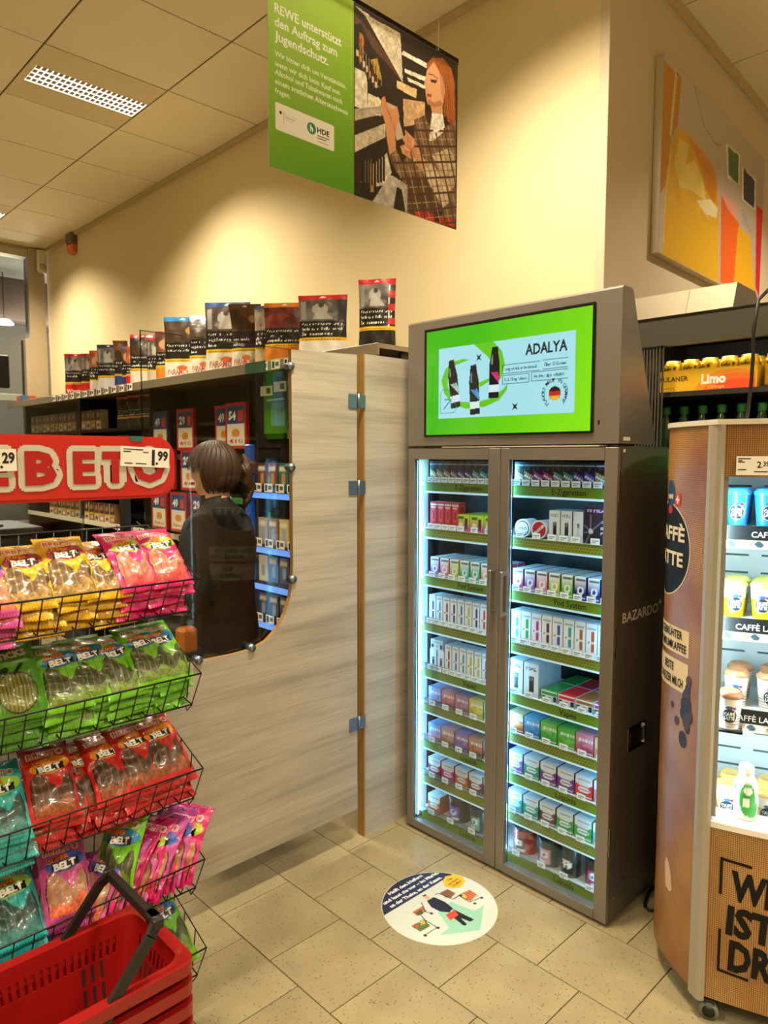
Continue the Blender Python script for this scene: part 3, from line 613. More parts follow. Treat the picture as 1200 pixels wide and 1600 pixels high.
for i, cs in ((5, [('#e0c090', '#c85a28'), ('#5fb0e0', '#3878c0'), ('#7fd060', '#30a040'), ('#60c050', '#70b840'), ('#d890a8', '#c04868'), ('#e0a878', '#e09878')]),):
    for k, (a, c) in enumerate(cs): put(i, 1, k, cached(('sq', a, c), lambda: square_box(a, c)), .513+.0735*k, 2, look='%s printed liquid box' % CN[c], step=.075)
row(6, 1, .4775, .0735, ['#8a5fb8', '#28a078', '#7a3898', '#7a3898', '#e03038', '#d88aa0'], liquid_box, 'white liquid box with * front', 2, .071)
row(7, 1, .4775, .0735, ['#20a8c0', '#28a078', '#6a2a3c', '#30a040', '#30a040', '#35b5c0'], liquid_box, 'white liquid box with * front', 2, .071)
for k, (a, c, r, h_, t, x, lk) in enumerate([('#b01c28', '#2a2228', .046, .1, None, .535, 'red round can with dark label'), ('#17181a', '#d890a4', .043, .1, None, .650, 'black round can with pink label'), ('#101214', '#101214', .036, .112, 'FFM', .745, 'black can with white letters'), ('#1c1a1c', '#c03878', .046, .098, None, .850, 'black round can with magenta label')]):
    put(8, 1, k, cached(('can', k), lambda: round_can(a, c, r, h_, t)), x, 0, look=lk, cat='can')
# ================================================================== wooden partition in front of the tobacco counter (faces -y)
def mat_wood():
    m = bpy.data.materials.new('ash_wood_laminate'); N, L = nodes_of(m); b = N['Principled BSDF']
    tc = N.new('ShaderNodeTexCoord')
    def nz(sc, det, dist=0.):
        mp = N.new('ShaderNodeMapping'); mp.inputs['Scale'].default_value = sc; L.new(tc.outputs['Object'], mp.inputs[0])
        n = N.new('ShaderNodeTexNoise'); n.inputs['Scale'].default_value = 1; n.inputs['Detail'].default_value = det; n.inputs['Distortion'].default_value = dist; L.new(mp.outputs[0], n.inputs['Vector']); return n
    a = nz((.9, 1, 10), 5, .8); f = nz((6, 6, 230), 3); g = nz((1.3, 1, 42), 4, .9)
    r = N.new('ShaderNodeValToRGB'); e = r.color_ramp.elements
    e[0].position = .28; e[0].color = (*lin('#a49b8c'), 1); e[1].position = .62; e[1].color = (*lin('#bfb6a5'), 1)
    L.new(a.outputs['Fac'], r.inputs[0])
    r2 = N.new('ShaderNodeValToRGB'); e = r2.color_ramp.elements; e[0].position = .36; e[0].color = (.45, .42, .38, 1); e[1].position = .52; e[1].color = (1, 1, 1, 1); L.new(g.outputs['Fac'], r2.inputs[0])
    m1 = N.new('ShaderNodeMix'); m1.data_type = 'RGBA'; m1.blend_type = 'MULTIPLY'; m1.inputs[0].default_value = .24; L.new(r.outputs[0], m1.inputs[6]); L.new(r2.outputs[0], m1.inputs[7])
    r3 = N.new('ShaderNodeValToRGB'); e = r3.color_ramp.elements; e[0].position = .35; e[0].color = (.55, .52, .48, 1); e[1].position = .6; e[1].color = (1, 1, 1, 1); L.new(f.outputs['Fac'], r3.inputs[0])
    m2 = N.new('ShaderNodeMix'); m2.data_type = 'RGBA'; m2.blend_type = 'MULTIPLY'; m2.inputs[0].default_value = .3; L.new(m1.outputs[2], m2.inputs[6]); L.new(r3.outputs[0], m2.inputs[7])
    L.new(m2.outputs[2], b.inputs['Base Color']); b.inputs['Roughness'].default_value = .5
    bp = N.new('ShaderNodeBump'); bp.inputs['Strength'].default_value = .12; bp.inputs['Distance'].default_value = .001; L.new(f.outputs['Fac'], bp.inputs['Height']); L.new(bp.outputs[0], b.inputs['Normal'])
    return m
WOOD = mat_wood(); EDGE = M('wood_edge_band', '#a07a42', .5, vary=.08, scale=30)
PY = 2.129
curve = [(1.587, 1.985), (1.587, 1.20), (1.584, 1.13), (1.572, 1.07), (1.550, 1.015), (1.515, .965), (1.465, .927), (1.405, .908), (1.33, .904), (1.165, .906), (.22, .906), (.22, .135), (1.908, .135), (1.908, 1.998)]
gp = root('partition_panel', 'wide wood-grain counter panel with a curved cut-out, hung above the floor', 'partition', (0, PY, 0))
b = MB(); n = len(curve)
fr = [(x, 0, z) for x, z in curve]; bk = [(x, .019, z) for x, z in curve]
quads = [(0, 1, 12, 13)] ; 
# front and back faces split into convex strips
def strip(m, y, flip):
    up = [p for p in curve[1:10]]     # curved edge from top to the left
    for (p, q) in zip(up[:-1], up[1:]):
        vs_ = [(p[0], y, p[1]), (q[0], y, q[1]), (q[0], y, .135), (p[0], y, .135)]
        m.add(vs_, [(0, 1, 2, 3) if flip else (3, 2, 1, 0)], 0)
    for (x0, z0, x1, z1, zt0, zt1) in [(.22, .135, 1.165, .135, .906, .906), (1.587, .135, 1.908, .135, 1.985, 1.998)]:
        m.add([(x0, y, z0), (x1, y, z1), (x1, y, zt1), (x0, y, zt0)], [(3, 2, 1, 0) if flip else (0, 1, 2, 3)], 0)
strip(b, 0, False); strip(b, .019, True)
b.add(fr+bk, [(i, n+i, n+(i+1) % n, (i+1) % n) for i in range(n)], 1)
pn = b.build('board', [WOOD, EDGE], gp)
HG = M('hinge_steel', '#8d98a6', .3, .9)
for z in (1.815, 1.472, .502):
    MB().box(1.862, 1.907, -.004, -.0002, z-.028, z+.028, bev=.001).tube([(1.912, -.006, z-.03), (1.912, -.006, z+.03)], .006, 8).box(1.916, 1.95, -.004, -.0002, z-.026, z+.026).build('hinge', HG, gp)
for (x, z) in ((1.583, 1.557), (1.585, 1.14), (1.40, .914), (1.188, .912), (1.583, 1.925)):
    MB().tube([(x, -.008, z), (x, .024, z)], .014, 10).build('glass_clip', HG, gp)
MB().box(.25, .29, -.0, .019, 0, .14).build('leg', EDGE, gp)
gpost = root('partition_post', 'narrow wood-grain end panel standing beside the steel cabinet', 'partition', (0, PY, 0))
MB().box(1.951, 2.30, 0, .038, 0, 2.005, 0).box(1.944, 1.951, 0, .038, 0, 2.005, 1).build('board', [WOOD, EDGE], gpost)
# protective panes
PLEX = Mglass('plexiglass', (.90, .93, .93), .9); PEDGE = Mglass('plexi_edge', (.55, .62, .58), 1.0)
g = root('protective_pane', 'clear acrylic screen fixed to the wood panel above the counter', 'pane', (0, PY+.024, 0))
MB().box(1.025, 1.62, 0, .005, .87, 1.988).build('sheet', PLEX, g); MB().box(1.0225, 1.0248, 0, .005, .87, 1.988).box(1.0225, 1.62, 0, .005, 1.9882, 1.9900).build('edge', PEDGE, g)
g = root('protective_pane', 'lower acrylic screen on the counter behind the candy rack sign', 'pane', (0, PY+.024, 0))
MB().box(.30, .829, 0, .005, .87, 1.765).build('sheet', PLEX, g); MB().box(.8292, .8314, 0, .005, .87, 1.765).build('edge', PEDGE, g)
ctr = root('sales_counter', 'dark sales counter top behind the wood panel', 'counter', (0, 0, 0))
MB().box(.22, 1.32, PY+.034, PY+.30, .86, .89, 0).build('worktop', M('counter_top', '#2c2724', .4), ctr); MB().box(.24, .88, PY+.05, PY+.28, 0, .86).build('base', M('counter_base', '#37302a', .6), ctr)
bs = root('bar_stand', 'orange plastic scanner stand beside the acrylic screen foot', 'stand', (1.24, 2.30, .8905))
MB().box(-.035, .03, -.03, .03, 0, .095, bev=.01).build('stand', M('orange_plastic', '#d8761c', .4), bs); MB().box(-.045, .04, -.04, .04, 0, .012, bev=.003).build('foot', BLACK, bs)

rd = root('register_desk', 'dark cash desk far behind the candy rack', 'desk', (0, 0, 0))
MB().box(-.6, 1.20, 3.70, 4.15, 0, 1.22).build('body', M('desk_dark', '#1a1816', .6), rd); MB().box(-.62, 1.22, 3.68, 4.17, 1.22, 1.25, bev=.004).build('top', M('counter_top', '#2c2724', .4), rd)
rm = root('register_display', 'black display on a slim pole by the window, cut by the picture edge', 'display', (.985, 3.86, 1.2505))
MB().box(-.16, .16, -.02, .02, .68, .84, bev=.006).build('screen', M('display_black', '#0e0d0c', .35), rm); MB().tube([(0, 0, 0), (0, 0, .69)], .016, 10).build('pole', M('display_pole', '#8f8576', .4, .5), rm); MB().box(-.09, .09, -.07, .07, 0, .012, bev=.004).build('foot', BLACK, rm)
# ================================================================== tobacco shelving along the cream wall (faces -x)
SHG = M('shelf_grey', '#8a7d68', .45, .3); SHD = M('shelf_dark', '#1c1815', .7)
ts = root('tobacco_shelf', 'long grey tobacco shelf unit running along the cream wall', 'shelf', (0, 0, 0))
Y0, Y1 = 2.20, 7.12
MB().box(2.10, 2.50, Y0, Y1, 2.052, 2.072).build('top_board', SHG, ts)
fa = MB().box(2.092, 2.10, Y0, Y1, 2.022, 2.074, bev=.002).build('fascia', SHG, ts)
MB().box(2.485, 2.50, Y0, Y1, .1, 2.05).build('back_panel', SHD, ts)
for z in (1.80, 1.60, 1.35, 1.08, .8, .45): MB().box(2.24, 2.485, 3.36, Y1, z-.02, z).build('board', SHD, ts)
for y in (2.22, 3.33, 4.6, 5.85, 7.1): MB().box(2.24, 2.485, y-.012, y+.012, 0, 2.05).build('upright', SHD, ts)
MB().box(2.26, 2.485, Y0, Y1, 0, .1).build('plinth', SHD, ts)
tagm = MB().box(-.0015, 0, -.036, .036, 0, .044, 0).box(-.002, -.0015, -.028, .0, .014, .034, 1).box(-.002, -.0015, .008, .028, .006, .038, 2).mesh('price_tag', [CARD, M('tag_ink', '#5d5548', .6), INK])
for y in [5.95-.125*k for k in range(12)]+[2.62+.105*k for k in range(6)]: link('price_tag', tagm, ts, (2.092, y, 2.026))
MB().box(2.088, 2.0918, 3.02, 3.20, 2.02, 2.076).build('green_shelf_marker', M('marker_green', '#24513a', .5), ts)
gt = MB()
for z, c in ((1.352, '#1f7a34'), (1.082, '#cfc8b6'), (1.602, '#4a4238')):
    MB().box(2.232, 2.239, 3.36, Y1, z-.03, z+.006).build('price_rail', M('rail_'+c[1:], c, .5), ts)
for z in (1.352, 1.082):
    for k in range(9): link('price_tag', tagm, ts, (2.231, 3.62+.19*k, z-.034))

# ---------------------------------------------------------------- tobacco pouches on top of the shelf
def pouch_paint(band, photo, base, brand, bcol, w, h_, lines, ptype):
    W_, H_ = w*100, h_*100; p = Paint(photo)
    p.noise(0, H_*.5, W_, H_*.95, W_*.22, .75, len(brand)+ptype*3)
    if ptype == 0: p.ell(W_*.45, H_*.78, W_*.17, H_*.09, '#9b9a94').ell(W_*.5, H_*.68, W_*.28, H_*.05, '#6f6c68').poly([(W_*.3, H_*.62), (W_*.42, H_*.86), (W_*.52, H_*.86), (W_*.62, H_*.7), (W_*.75, H_*.62)], '#a5a29a').ell(W_*.47, H_*.84, W_*.06, H_*.035, '#3a3632').rect(W_*.04, H_*.62, W_*.16, H_*.9, '#8d8a86').rect(W_*.82, H_*.5, W_, H_*.93, '#2b2a29')
    if ptype == 1: p.ell(W_*.35, H_*.76, W_*.3, H_*.07, '#7d2a18').ell(W_*.7, H_*.72, W_*.25, H_*.06, '#4a1710')
    if ptype == 2: p.ell(W_*.7, H_*.78, W_*.12, H_*.06, '#9a7c4c').ell(W_*.35, H_*.7, W_*.3, H_*.1, '#3a2c1c')
    if ptype == 3: p.ell(W_*.45, H_*.75, W_*.3, H_*.1, '#b98a68').ell(W_*.55, H_*.7, W_*.16, H_*.05, '#7d4a34')
    p.rect(0, H_*.34, W_, H_*.60, '#12100e')
    for k, t in enumerate(lines): p.text(t, W_*.06, H_*(.53-.075*k), H_*.046, '#f2efe6', .0, min(W_*.9, len(t)*W_*.05), 'l')
    p.rect(0, H_*.285, W_, H_*.34, '#e5b41c').stripes(W_*.05, H_*.305, W_*.9, H_*.32, W_*.06, .7, '#4d3c08')
    p.rect(0, 0, W_, H_*.285, base).rect(0, H_*.935, W_, H_, band)
    if brand: p.text(brand, W_*.5, H_*.09, H_*.085, bcol, .02, W_*.8)
    if base == '#dcd6c4': p.ell(W_*.5, H_*.2, W_*.14, H_*.035, '#d8622a')
    p.ell(W_*.5, H_*.965, W_*.07, H_*.01, '#efe9d8')
    return p
def pouch_mesh(w, h_, paint, base, curl=0., lean=.0, seed=1):
    """stand-up bag: fat gusset at the foot, flat sealed top that may curl"""
    m = MB(); nx, nz = (26, 44) if w < .15 else (54, 78)
    X, Z = gridxy(-w/2, w/2, 0, h_, nx, nz); s = (X/(w/2)); t = Z/h_
    r = np.random.RandomState(seed); wob = .0025*np.sin(X*70+r.rand()*6)*np.sin(Z*40+r.rand()*6)
    th = (.034*(1-t)**.8+.001)*(1-np.abs(s)**3)
    wid = 1-.05*np.sin(t*math.pi)
    bend = curl*np.clip(t-.55, 0, 1)**2+lean*t
    zz = Z*(1-np.clip(abs(curl)*.25*np.clip(t-.6, 0, 1), 0, .3))
    m.sheet(X*wid, -th+bend+wob, zz, paint.at((X+w/2)*100, Z*100), 0)
    m.sheet(X*wid, th*.8+bend+wob, zz, None, 0, base, flip=True)
    m.add([(-w/2, 0, 0), (0, -.034, 0), (w/2, 0, 0), (0, .028, 0)], [(0, 1, 2, 3)], 0, base)
    return m.mesh('tobacco_pouch', [FOIL])
T1 = ['Rauchen verursacht', 'Schlaganfälle und', 'Behinderungen']; T2 = ['Rauchen verursacht', '9 von 10', 'Lungenkarzinomen']; T3 = ['Rauchen erhöht das', 'Risiko zu erblinden']; T4 = ['Rauchen kann Ihr', 'ungeborenes Kind', 'töten']; T5 = ['Rauchen verursacht', 'Herzanfälle']
POU = [  # u-centre y, width, height, band, photo, base, brand, brand colour, lines, photo kind, curl, lean, rot, label
 (5.95, .185, .345, '#c01c20', '#6d6a6c', '#c8181c', 'Winston', '#f4efe6', T5, 0, 0, .0, -38, 'red pouch with white script name, at the window end of the shelf'),
 (5.68, .13, .32, '#c01c20', '#5a5250', '#c8181c', '', '#fff', T5, 0, 0, 0, -38, 'narrow red-banded pouch tucked behind the one by the window'),
 (5.51, .14, .33, '#b84a2c', '#a85a34', '#cfcac0', '', '#24469c', T4, 3, .15, 0, -40, 'pouch with orange photo and silver foot'),
 (5.32, .17, .35, '#20284c', '#504c50', '#c9c8c8', '', '#20409c', T3, 0, 0, 0, -40, 'pouch with navy top band and blue emblem'),
 (5.10, .105, .355, '#5a3a24', '#6d4a30', '#2a3c80', '', '#fff', T3, 2, -.35, 0, -40, 'slim pouch with curled brown top and navy foot'),
 (4.985, .10, .30, '#2c5aa0', '#5a3c2c', '#2a3460', '', '#fff', T5, 3, 0, 0, -40, 'small pouch with light blue top band'),
 (4.86, .15, .285, '#a83c2c', '#b4603c', '#c8202c', '', '#f0e4d8', T4, 3, .1, 0, -42, 'short pouch with orange photo and red foot'),
 (4.76, .18, .365, '#b01c24', '#2c2420', '#d2cabc', '', '#b0202c', T2, 2, .30, 0, -42, 'tall dark pouch with red top bending over'),
 (4.565, .12, .315, '#b01c24', '#504440', '#c8b89c', '', '#8c2020', T4, 0, 0, 0, -42, 'narrow pouch with bright red band in mid row'),
 (4.40, .16, .335, '#6d2c28', '#6d4434', '#d87c1c', '', '#b82c1c', T2, 3, 0, 0, -44, 'pouch with orange foot beside the acrylic screen corner'),
 (4.19, .245, .40, '#2070a8', '#3a2c1c', '#dcd6c4', 'PARAMOUNT', '#b0281c', T3, 2, 0, 0, -46, 'large pouch with blue band and blurred brown photo'),
 (3.92, .20, .385, '#2c5a98', '#4a3a30', '#dcd6c4', 'PARAMOUNT', '#b0281c', T4, 2, .45, 0, -46, 'blue-banded white-footed pouch with its corner folding over'),
 (3.665, .27, .415, '#2c5090', '#4c3c34', '#dcd6c4', 'PARAMOUNT', '#b0281c', T4, 0, .12, 0, -48, 'biggest blue-banded pouch in the middle of the shelf'),
 (3.46, .185, .37, '#6d3c24', '#5a3420', '#dcd6c4', 'PARAMOUNT', '#b0281c', ['', 'beim Rauchen', 'schädigt'], 2, -.75, 0, -48, 'pouch whose brown top is rolled forward'),
 (3.275, .13, .335, '#2c4a78', '#8a7c70', '#c9b48c', '', '#a82c2c', T4, 0, 0, 0, -48, 'narrow pouch with blue and red band'),
 (3.105, .225, .325, '#d8781c', '#5a1c14', '#dd7c1a', '', '#f0e6d0', T2, 1, 0, 0, -50, 'orange pouch with red lung photo'),
 (2.79, .25, .315, '#c01c22', '#5f5c58', '#e2dcd0', '', '#24509c', T1, 0, 0, 0, -52, 'large red-banded pouch with a grey photo next to the wood panel'),
 (2.40, .175, .325, '#b81c24', '#68625e', '#17120f', '', '#24509c', T1, 0, 0, 0, -56, 'red-banded pouch standing alone above the end panel')]
for k, (y, w, h_, band, photo, base, brand, bc, ln, pt, cu, le, rz, lab) in enumerate(POU):
    pp = pouch_paint(band, photo, base, brand, bc, w, h_, ln, pt)
    if k == 17: pp.stripes(w*82, h_*34, w*100, h_*93, 6.0, .5, '#d8d2ca', .0).stripes(w*82, h_*34, w*100, h_*93, 6.0, .5, '#b8242a', 1.57)
    o = link('tobacco_pouch', pouch_mesh(w, h_, pp, base, cu*.35, le, k+2), None, (2.275, y, 2.0735), math.radians(rz)); tag(o, lab, 'pouch', 'tobacco pouches on the top shelf')
tag(MB().box(0, .11, 0, .17, 0, .06, 0).box(0.0, .05, -.001, 0, .0, .06, 1).box(.0, -.001, 0, .08, 0, .06, 1).build('carton_box', [M('carton_orange', '#c85a28', .5), M('carton_blue', '#4a6c9c', .5)], None, (2.14, 6.85, 2.0725)), 'small blue and orange carton at the window end of the shelf', 'box')
tag(MB().box(0, .02, 0, .5, 0, .012).box(.02, .3, .1, .4, 0, .008).build('wood_offcut', M('offcut_wood', '#b08a4c', .6), None, (2.13, 6.2, 2.0725)), 'thin pale wood board lying on the shelf by the window', 'board')

# ---------------------------------------------------------------- cigarette packs, promo frames and boards below
def pack(c1, c2): return box_mesh('cigarette_pack', .085, .15, .06, Paint(c1).rect(0, 7, 8.5, 15, '#3c3024').ell(4, 11, 2.6, 2, '#a8703c').rect(0, 5.6, 8.5, 7, '#c8a020').rect(2, 1.5, 6.5, 4, c2), c1, '#4a4038', 8, 12)
packs = [pack('#d8c8ac', '#8a2020'), pack('#a87c50', '#e8dcc8'), pack('#c8b898', '#24406c'), pack('#8c6844', '#d0b080')]
for k in range(17):
  if min(abs(7.05-.098*k-q) for q in (4.6, 5.85, 7.1)) > .055: tag(link('cigarette_pack', packs[k % 4], None, (2.25, 7.05-.098*k, 1.8005), RZ), 'brown-photo cigarette pack, %s from the window end under the long shelf' % nth(k), 'pack', 'cigarette packs under the long shelf')
for k in range(14):
  if min(abs(6.55-.098*k-q) for q in (4.6, 5.85, 7.1)) > .055: tag(link('cigarette_pack', packs[(k*3) % 4], None, (2.25, 6.55-.098*k, 1.0805), RZ), 'brown-photo cigarette pack, %s on the low shelf under the red sign' % nth(k), 'pack', 'cigarette packs on the low shelf')
def frame_mesh(col, num, base, nm, w=.21, h_=.255):
    W_, H_ = w*100, h_*100; p = Paint(col).rect(1.6, 1.8, W_-1.6, H_-1.6, '#e2d6c0').rect(1.6, H_*.55, W_-1.6, H_-1.6, '#24467c').text(num, W_*.33, H_*.64, H_*.17, '#f4efe6', .03, W_*.34).rect(W_*.62, H_*.6, W_*.86, H_*.82, '#c8402c').ell(W_*.5, H_*.34, W_*.2, H_*.09, '#d88a2c')
    if nm: p.text(nm, W_*.5, H_*.12, H_*.1, '#b0281c', .02, W_*.66)
    m = MB(); X, Z = gridxy(-w/2, w/2, 0, h_, 30, 36); m.sheet(X, X*0, Z, p.at((X+w/2)*100, Z*100), 0, smooth=False); m.box(-w/2, w/2, .0005, .02, 0, h_, 0, col)
    return m.mesh('promo_frame', [GLOSSP])
fm = {('r', '29'): frame_mesh('#b8201c', '29', '', 'PARAMOUNT'), ('r', '49'): frame_mesh('#b8201c', '49', '', 'PARAMOUNT'), ('r', '54'): frame_mesh('#b8201c', '54', '', 'PARAMOUNT'), ('b', '49'): frame_mesh('#2c3c5c', '49', '', ''), ('n', '49'): frame_mesh('#b0181c', '49', '', 'Nemo'), ('n', '29'): frame_mesh('#b0181c', '29', '', 'Nemo')}
FR = [('b', '49', 4.39, 1.632, 'dark blue price frame hanging beside the sign'), ('r', '29', 4.06, 1.632, 'red price frame showing twenty-nine'), ('r', '49', 3.60, 1.632, 'red price frame half hidden by its neighbour, above the clerk'), ('r', '54', 3.44, 1.637, 'red price frame showing fifty-four above the clerk'),
      ('r', '49', 4.32, 1.382, 'red price frame beside the sign edge, second row'), ('r', '29', 4.02, 1.382, 'red price frame just left of the clerk\'s face'), ('n', '49', 4.17, 1.112, 'red price frame showing forty-nine in the lower row'), ('n', '29', 3.90, 1.112, 'red price frame showing twenty-nine in the lower row'), ('n', '49', 4.43, 1.112, 'red price frame in the lower row, partly behind the sign'), ('r', '54', 3.72, 1.382, 'red price frame hidden mostly by the clerk\'s head')]
for c, nmb, y, z, lab in FR: tag(link('promo_frame', fm[(c, nmb)], None, (2.205-(.028 if abs(y-3.44) < .01 else 0), y, z), RZ), lab, 'frame', 'promo frames on the tobacco shelf')
mid = pouch_mesh(.16, .225, pouch_paint('#c8641c', '#3c2c20', '#2c2420', '', '#fff', .16, .225, T2, 2), '#2c2420', 0, 0, 91)
for k, y in enumerate((4.74, 4.92, 5.10)): tag(link('tobacco_pouch', mid, None, (2.30, y, 1.8005), math.radians(-60)), 'small dark pouch with orange band below the long shelf, %s from the acrylic screen' % nth(k), 'pouch', 'pouches below the long shelf')
for k in range(4):
    tag(link('tobacco_pouch', mid, None, (2.33, 3.48+.2*k, .8005), math.radians(-60)), 'dark orange-banded pouch on the lowest stocked shelf, %s from the blue rack' % nth(k), 'pouch', 'pouches on the lowest stocked shelf')
bd = Paint('#1d4452').rect(0, 0, 20, 12, '#3c7212').poly([(0, 0), (4, 0), (3, 14), (0, 31)], '#437c16').stripes(7, 4, 18, 16, 1.1, .5, '#6ab0a0').text('SMART', 11, 25.5, 2.4, '#1c3c48', .03, 11).rect(3, 17, 18, 17.6, '#9ac8d0')
X, Z = gridxy(-.1, .1, 0, .31, 40, 60); m = MB(); m.sheet(X, X*0, Z, bd.at((X+.1)*100, Z*100), 0, smooth=False).box(-.1, .1, .0005, .012, 0, .31, 0, '#20404c')
tag(m.build('advert_board', [GLOSSP], None, (2.18, 3.07, 1.715), RZ), 'teal and green advert board above the blue rack', 'board')
bt = Paint('#144c50').rect(1, 20, 9, 24, '#2c9aa0').ell(6, 15, 2, 2, '#b84a5a').stripes(1, 26, 9, 30, 1.4, .5, '#7ac0c0', 1.57).rect(0, 0, 10, 5, '#2c6a24')
X, Z = gridxy(-.055, .055, 0, .35, 24, 60); m = MB(); m.sheet(X, X*0, Z, bt.at((X+.055)*100, Z*100), 0, smooth=False).box(-.055, .055, .0005, .012, 0, .35, 0, '#14484c')
tag(m.build('advert_board', [GLOSSP], None, (2.17, 2.90, 1.685), RZ), 'narrow teal advert board at the wood panel edge', 'board')
for (y, z) in ((3.12, 1.93), (3.0, 1.945)): tag(MB().box(-.002, 0, -.045, .045, -.02, .03).box(-.0026, -.002, -.03, .0, -.01, .02, 1).build('price_card', [CARD, INK], None, (2.165, y, z), (.0, 0, .15)), 'white price card clipped on the teal advert board, %s one' % ('outer' if y > 3.1 else 'inner'), 'card', 'price cards on the advert board')
# blue lit rack
BLUE = M('blue_acrylic', '#1f4f9c', .25, emit='#1c56b8', es=.15); BLUL = M('blue_led', '#7fb4ff', .3, emit='#3a86ff', es=.7)
rk = root('blue_rack', 'blue lit acrylic rack with price tags behind the acrylic screen', 'rack', (2.15, 0, 0))
MB().box(-.02, .02, 3.235, 3.29, .3, 1.66, bev=.008).build('post', BLUE, rk); MB().box(.22, .235, 2.72, 3.29, .1, 1.66).build('back', M('rack_back', '#0d1424', .5), rk); MB().box(-.01, .22, 2.70, 2.72, .1, 1.66).build('side', BLUE, rk)
RKZ = (1.44, 1.15, .95, .745, .56)
for z in RKZ:
    MB().box(0, .22, 2.72, 3.235, z-.035, z-.02, 0).build('shelf', M('rack_shelf', '#10182c', .4), rk)
    MB().box(-.006, 0, 2.72, 3.235, z-.065, z-.035).build('light_bar', BLUL, rk)
for z in RKZ[:2]+RKZ[3:4]:
    for k in range(5): link('price_tag', tagm, rk, (-.008, 2.78+.1*k, z-.03))
for i, (z, cs) in enumerate([(1.44, ['#5a2c24', '#6a3828', '#1c6a64', '#2a3450', '#5a2c24']), (1.15, ['#b8a8a0', '#8a6c60', '#c8b070', '#a89484', '#7a6458']), (.95, ['#e0dcd8', '#2c5aa0', '#20407c', '#2c5aa0', '#384858']), (.745, ['#2c4878', '#1c2c50', '#24406c', '#2c4878', '#1c2c50'])]):
    for k, c in enumerate(cs):
        p = Paint(c).rect(1, 10, 7, 12.5, '#e6d8c0').ell(4, 6, 2, 3, '#c88a3c' if i == 0 else '#8aa4c8')
        tag(link('snuff_pack', cached(('rk', c), lambda: box_mesh('snuff_pack', .08, .14, .05, p, c, c, 8, 12)), None, (2.165, 3.17-.095*k, z-.0195), RZ), 'slim tobacco pack, %s on the %s level of the blue rack' % (nth(k), ['top', 'second', 'third', 'fourth'][i]), 'pack', 'packs on the blue rack')

# ================================================================== the clerk behind the screen
def skin_mesh(name, pts, edges, radii, rootv, mats, sub=2):
    me = bpy.data.meshes.new(name); me.from_pydata(pts, edges, []); me.update()
    o = bpy.data.objects.new(name, me); COL.objects.link(o)
    sk = o.modifiers.new('skin', 'SKIN'); sk.use_smooth_shade = True
    for i, v in enumerate(me.skin_vertices[0].data):
        r = radii[i]; v.radius = (r, r) if isinstance(r, float) else r
        v.use_root = (i == rootv)
    s = o.modifiers.new('sub', 'SUBSURF'); s.levels = sub; s.render_levels = sub
    dg = bpy.context.evaluated_depsgraph_get(); out = bpy.data.meshes.new_from_object(o.evaluated_get(dg)); out.name = name
    bpy.data.objects.remove(o); bpy.data.meshes.remove(me)
    out.materials.clear()
    for m_ in mats: out.materials.append(m_)
    for p in out.polygons: p.use_smooth = True
    return out
SKIN = M('skin', '#c99a78', .55, vary=.04, scale=40); CLOTH = M('black_workwear', '#1b1613', .85, vary=.25, scale=14, bump=.2); VEST = M('dark_vest', '#15110f', .8, vary=.2, scale=10, bump=.15); HAIR = M('dark_brown_hair', '#3a2214', .5, vary=.5, scale=60, stretch=(1, 1, .12))
pe = root('person', 'shop clerk in black work clothes with brown hair, turned away behind the acrylic screen', 'person', (1.52, 2.55, 0))
# local frame: +x = to her right side as seen (away along shoulders), +y = direction she faces, rotated below
pts = [(0, 0, .93), (0, 0, 1.08), (0, -.01, 1.24), (0, -.01, 1.345), (0, 0, 1.42), (0, .012, 1.475), (0, .02, 1.54), (0, .005, 1.605),
       (-.15, -.01, 1.33), (-.215, -.05, 1.20), (-.235, -.045, 1.09), (-.19, .04, 1.03), (-.16, .13, 1.02), (-.145, .18, 1.015),
       (.15, -.01, 1.33), (.205, -.02, 1.20), (.215, -.01, 1.07), (.19, .1, 1.00), (.14, .2, .99), (.125, .24, .99),
       (-.085, 0, .84), (-.09, .02, .48), (-.09, -.01, .10), (-.09, .10, .045), (.085, 0, .84), (.09, .02, .48), (.09, -.01, .10), (.09, .10, .045)]
eds = [(0, 1), (1, 2), (2, 3), (3, 4), (4, 5), (5, 6), (6, 7), (3, 8), (8, 9), (9, 10), (10, 11), (11, 12), (12, 13), (3, 14), (14, 15), (15, 16), (16, 17), (17, 18), (18, 19), (0, 20), (20, 21), (21, 22), (22, 23), (0, 24), (24, 25), (25, 26), (26, 27)]
rad = [(.155, .115), (.145, .105), (.165, .115), (.13, .09), (.052, .055), (.062, .07), (.072, .09), (.062, .075), .066, .055, .05, .042, .034, .032, .066, .055, .05, .042, .034, .032, .1, .075, .05, .04, .1, .075, .05, .04]
# fingers: five chains per hand, rooted in the palm
for base, sx in ((13, 1), (19, -1)):
    bx_, by_, bz_ = pts[base]
    for q in range(5):
        i0 = len(pts); sp_ = (q-1.5)*.017*sx; ln = (.055, .072, .078, .07, .055)[q] if q < 4 else .05
        if q == 4: c = [(bx_+.03*sx, by_-.01, bz_+.025), (bx_+.045*sx, by_+.02, bz_+.035)]
        else: c = [(bx_+sp_, by_+.03, bz_+.012), (bx_+sp_*1.05, by_+.03+ln*.5, bz_+.002), (bx_+sp_*1.05, by_+.03+ln*.7, bz_-.03)]
        pts += c; rad += [.0095, .0085, .0075][:len(c)]; eds.append((base, i0)); eds += [(i0+j, i0+j+1) for j in range(len(c)-1)]
body = skin_mesh('body', pts, eds, rad, 0, [CLOTH, SKIN])
for p in body.polygons:
    c = p.center
    hand = (c.y > .125 and .9 < c.z < 1.1 and abs(c.x) > .06)
    p.material_index = 1 if (c.z > 1.435 or hand) else 0
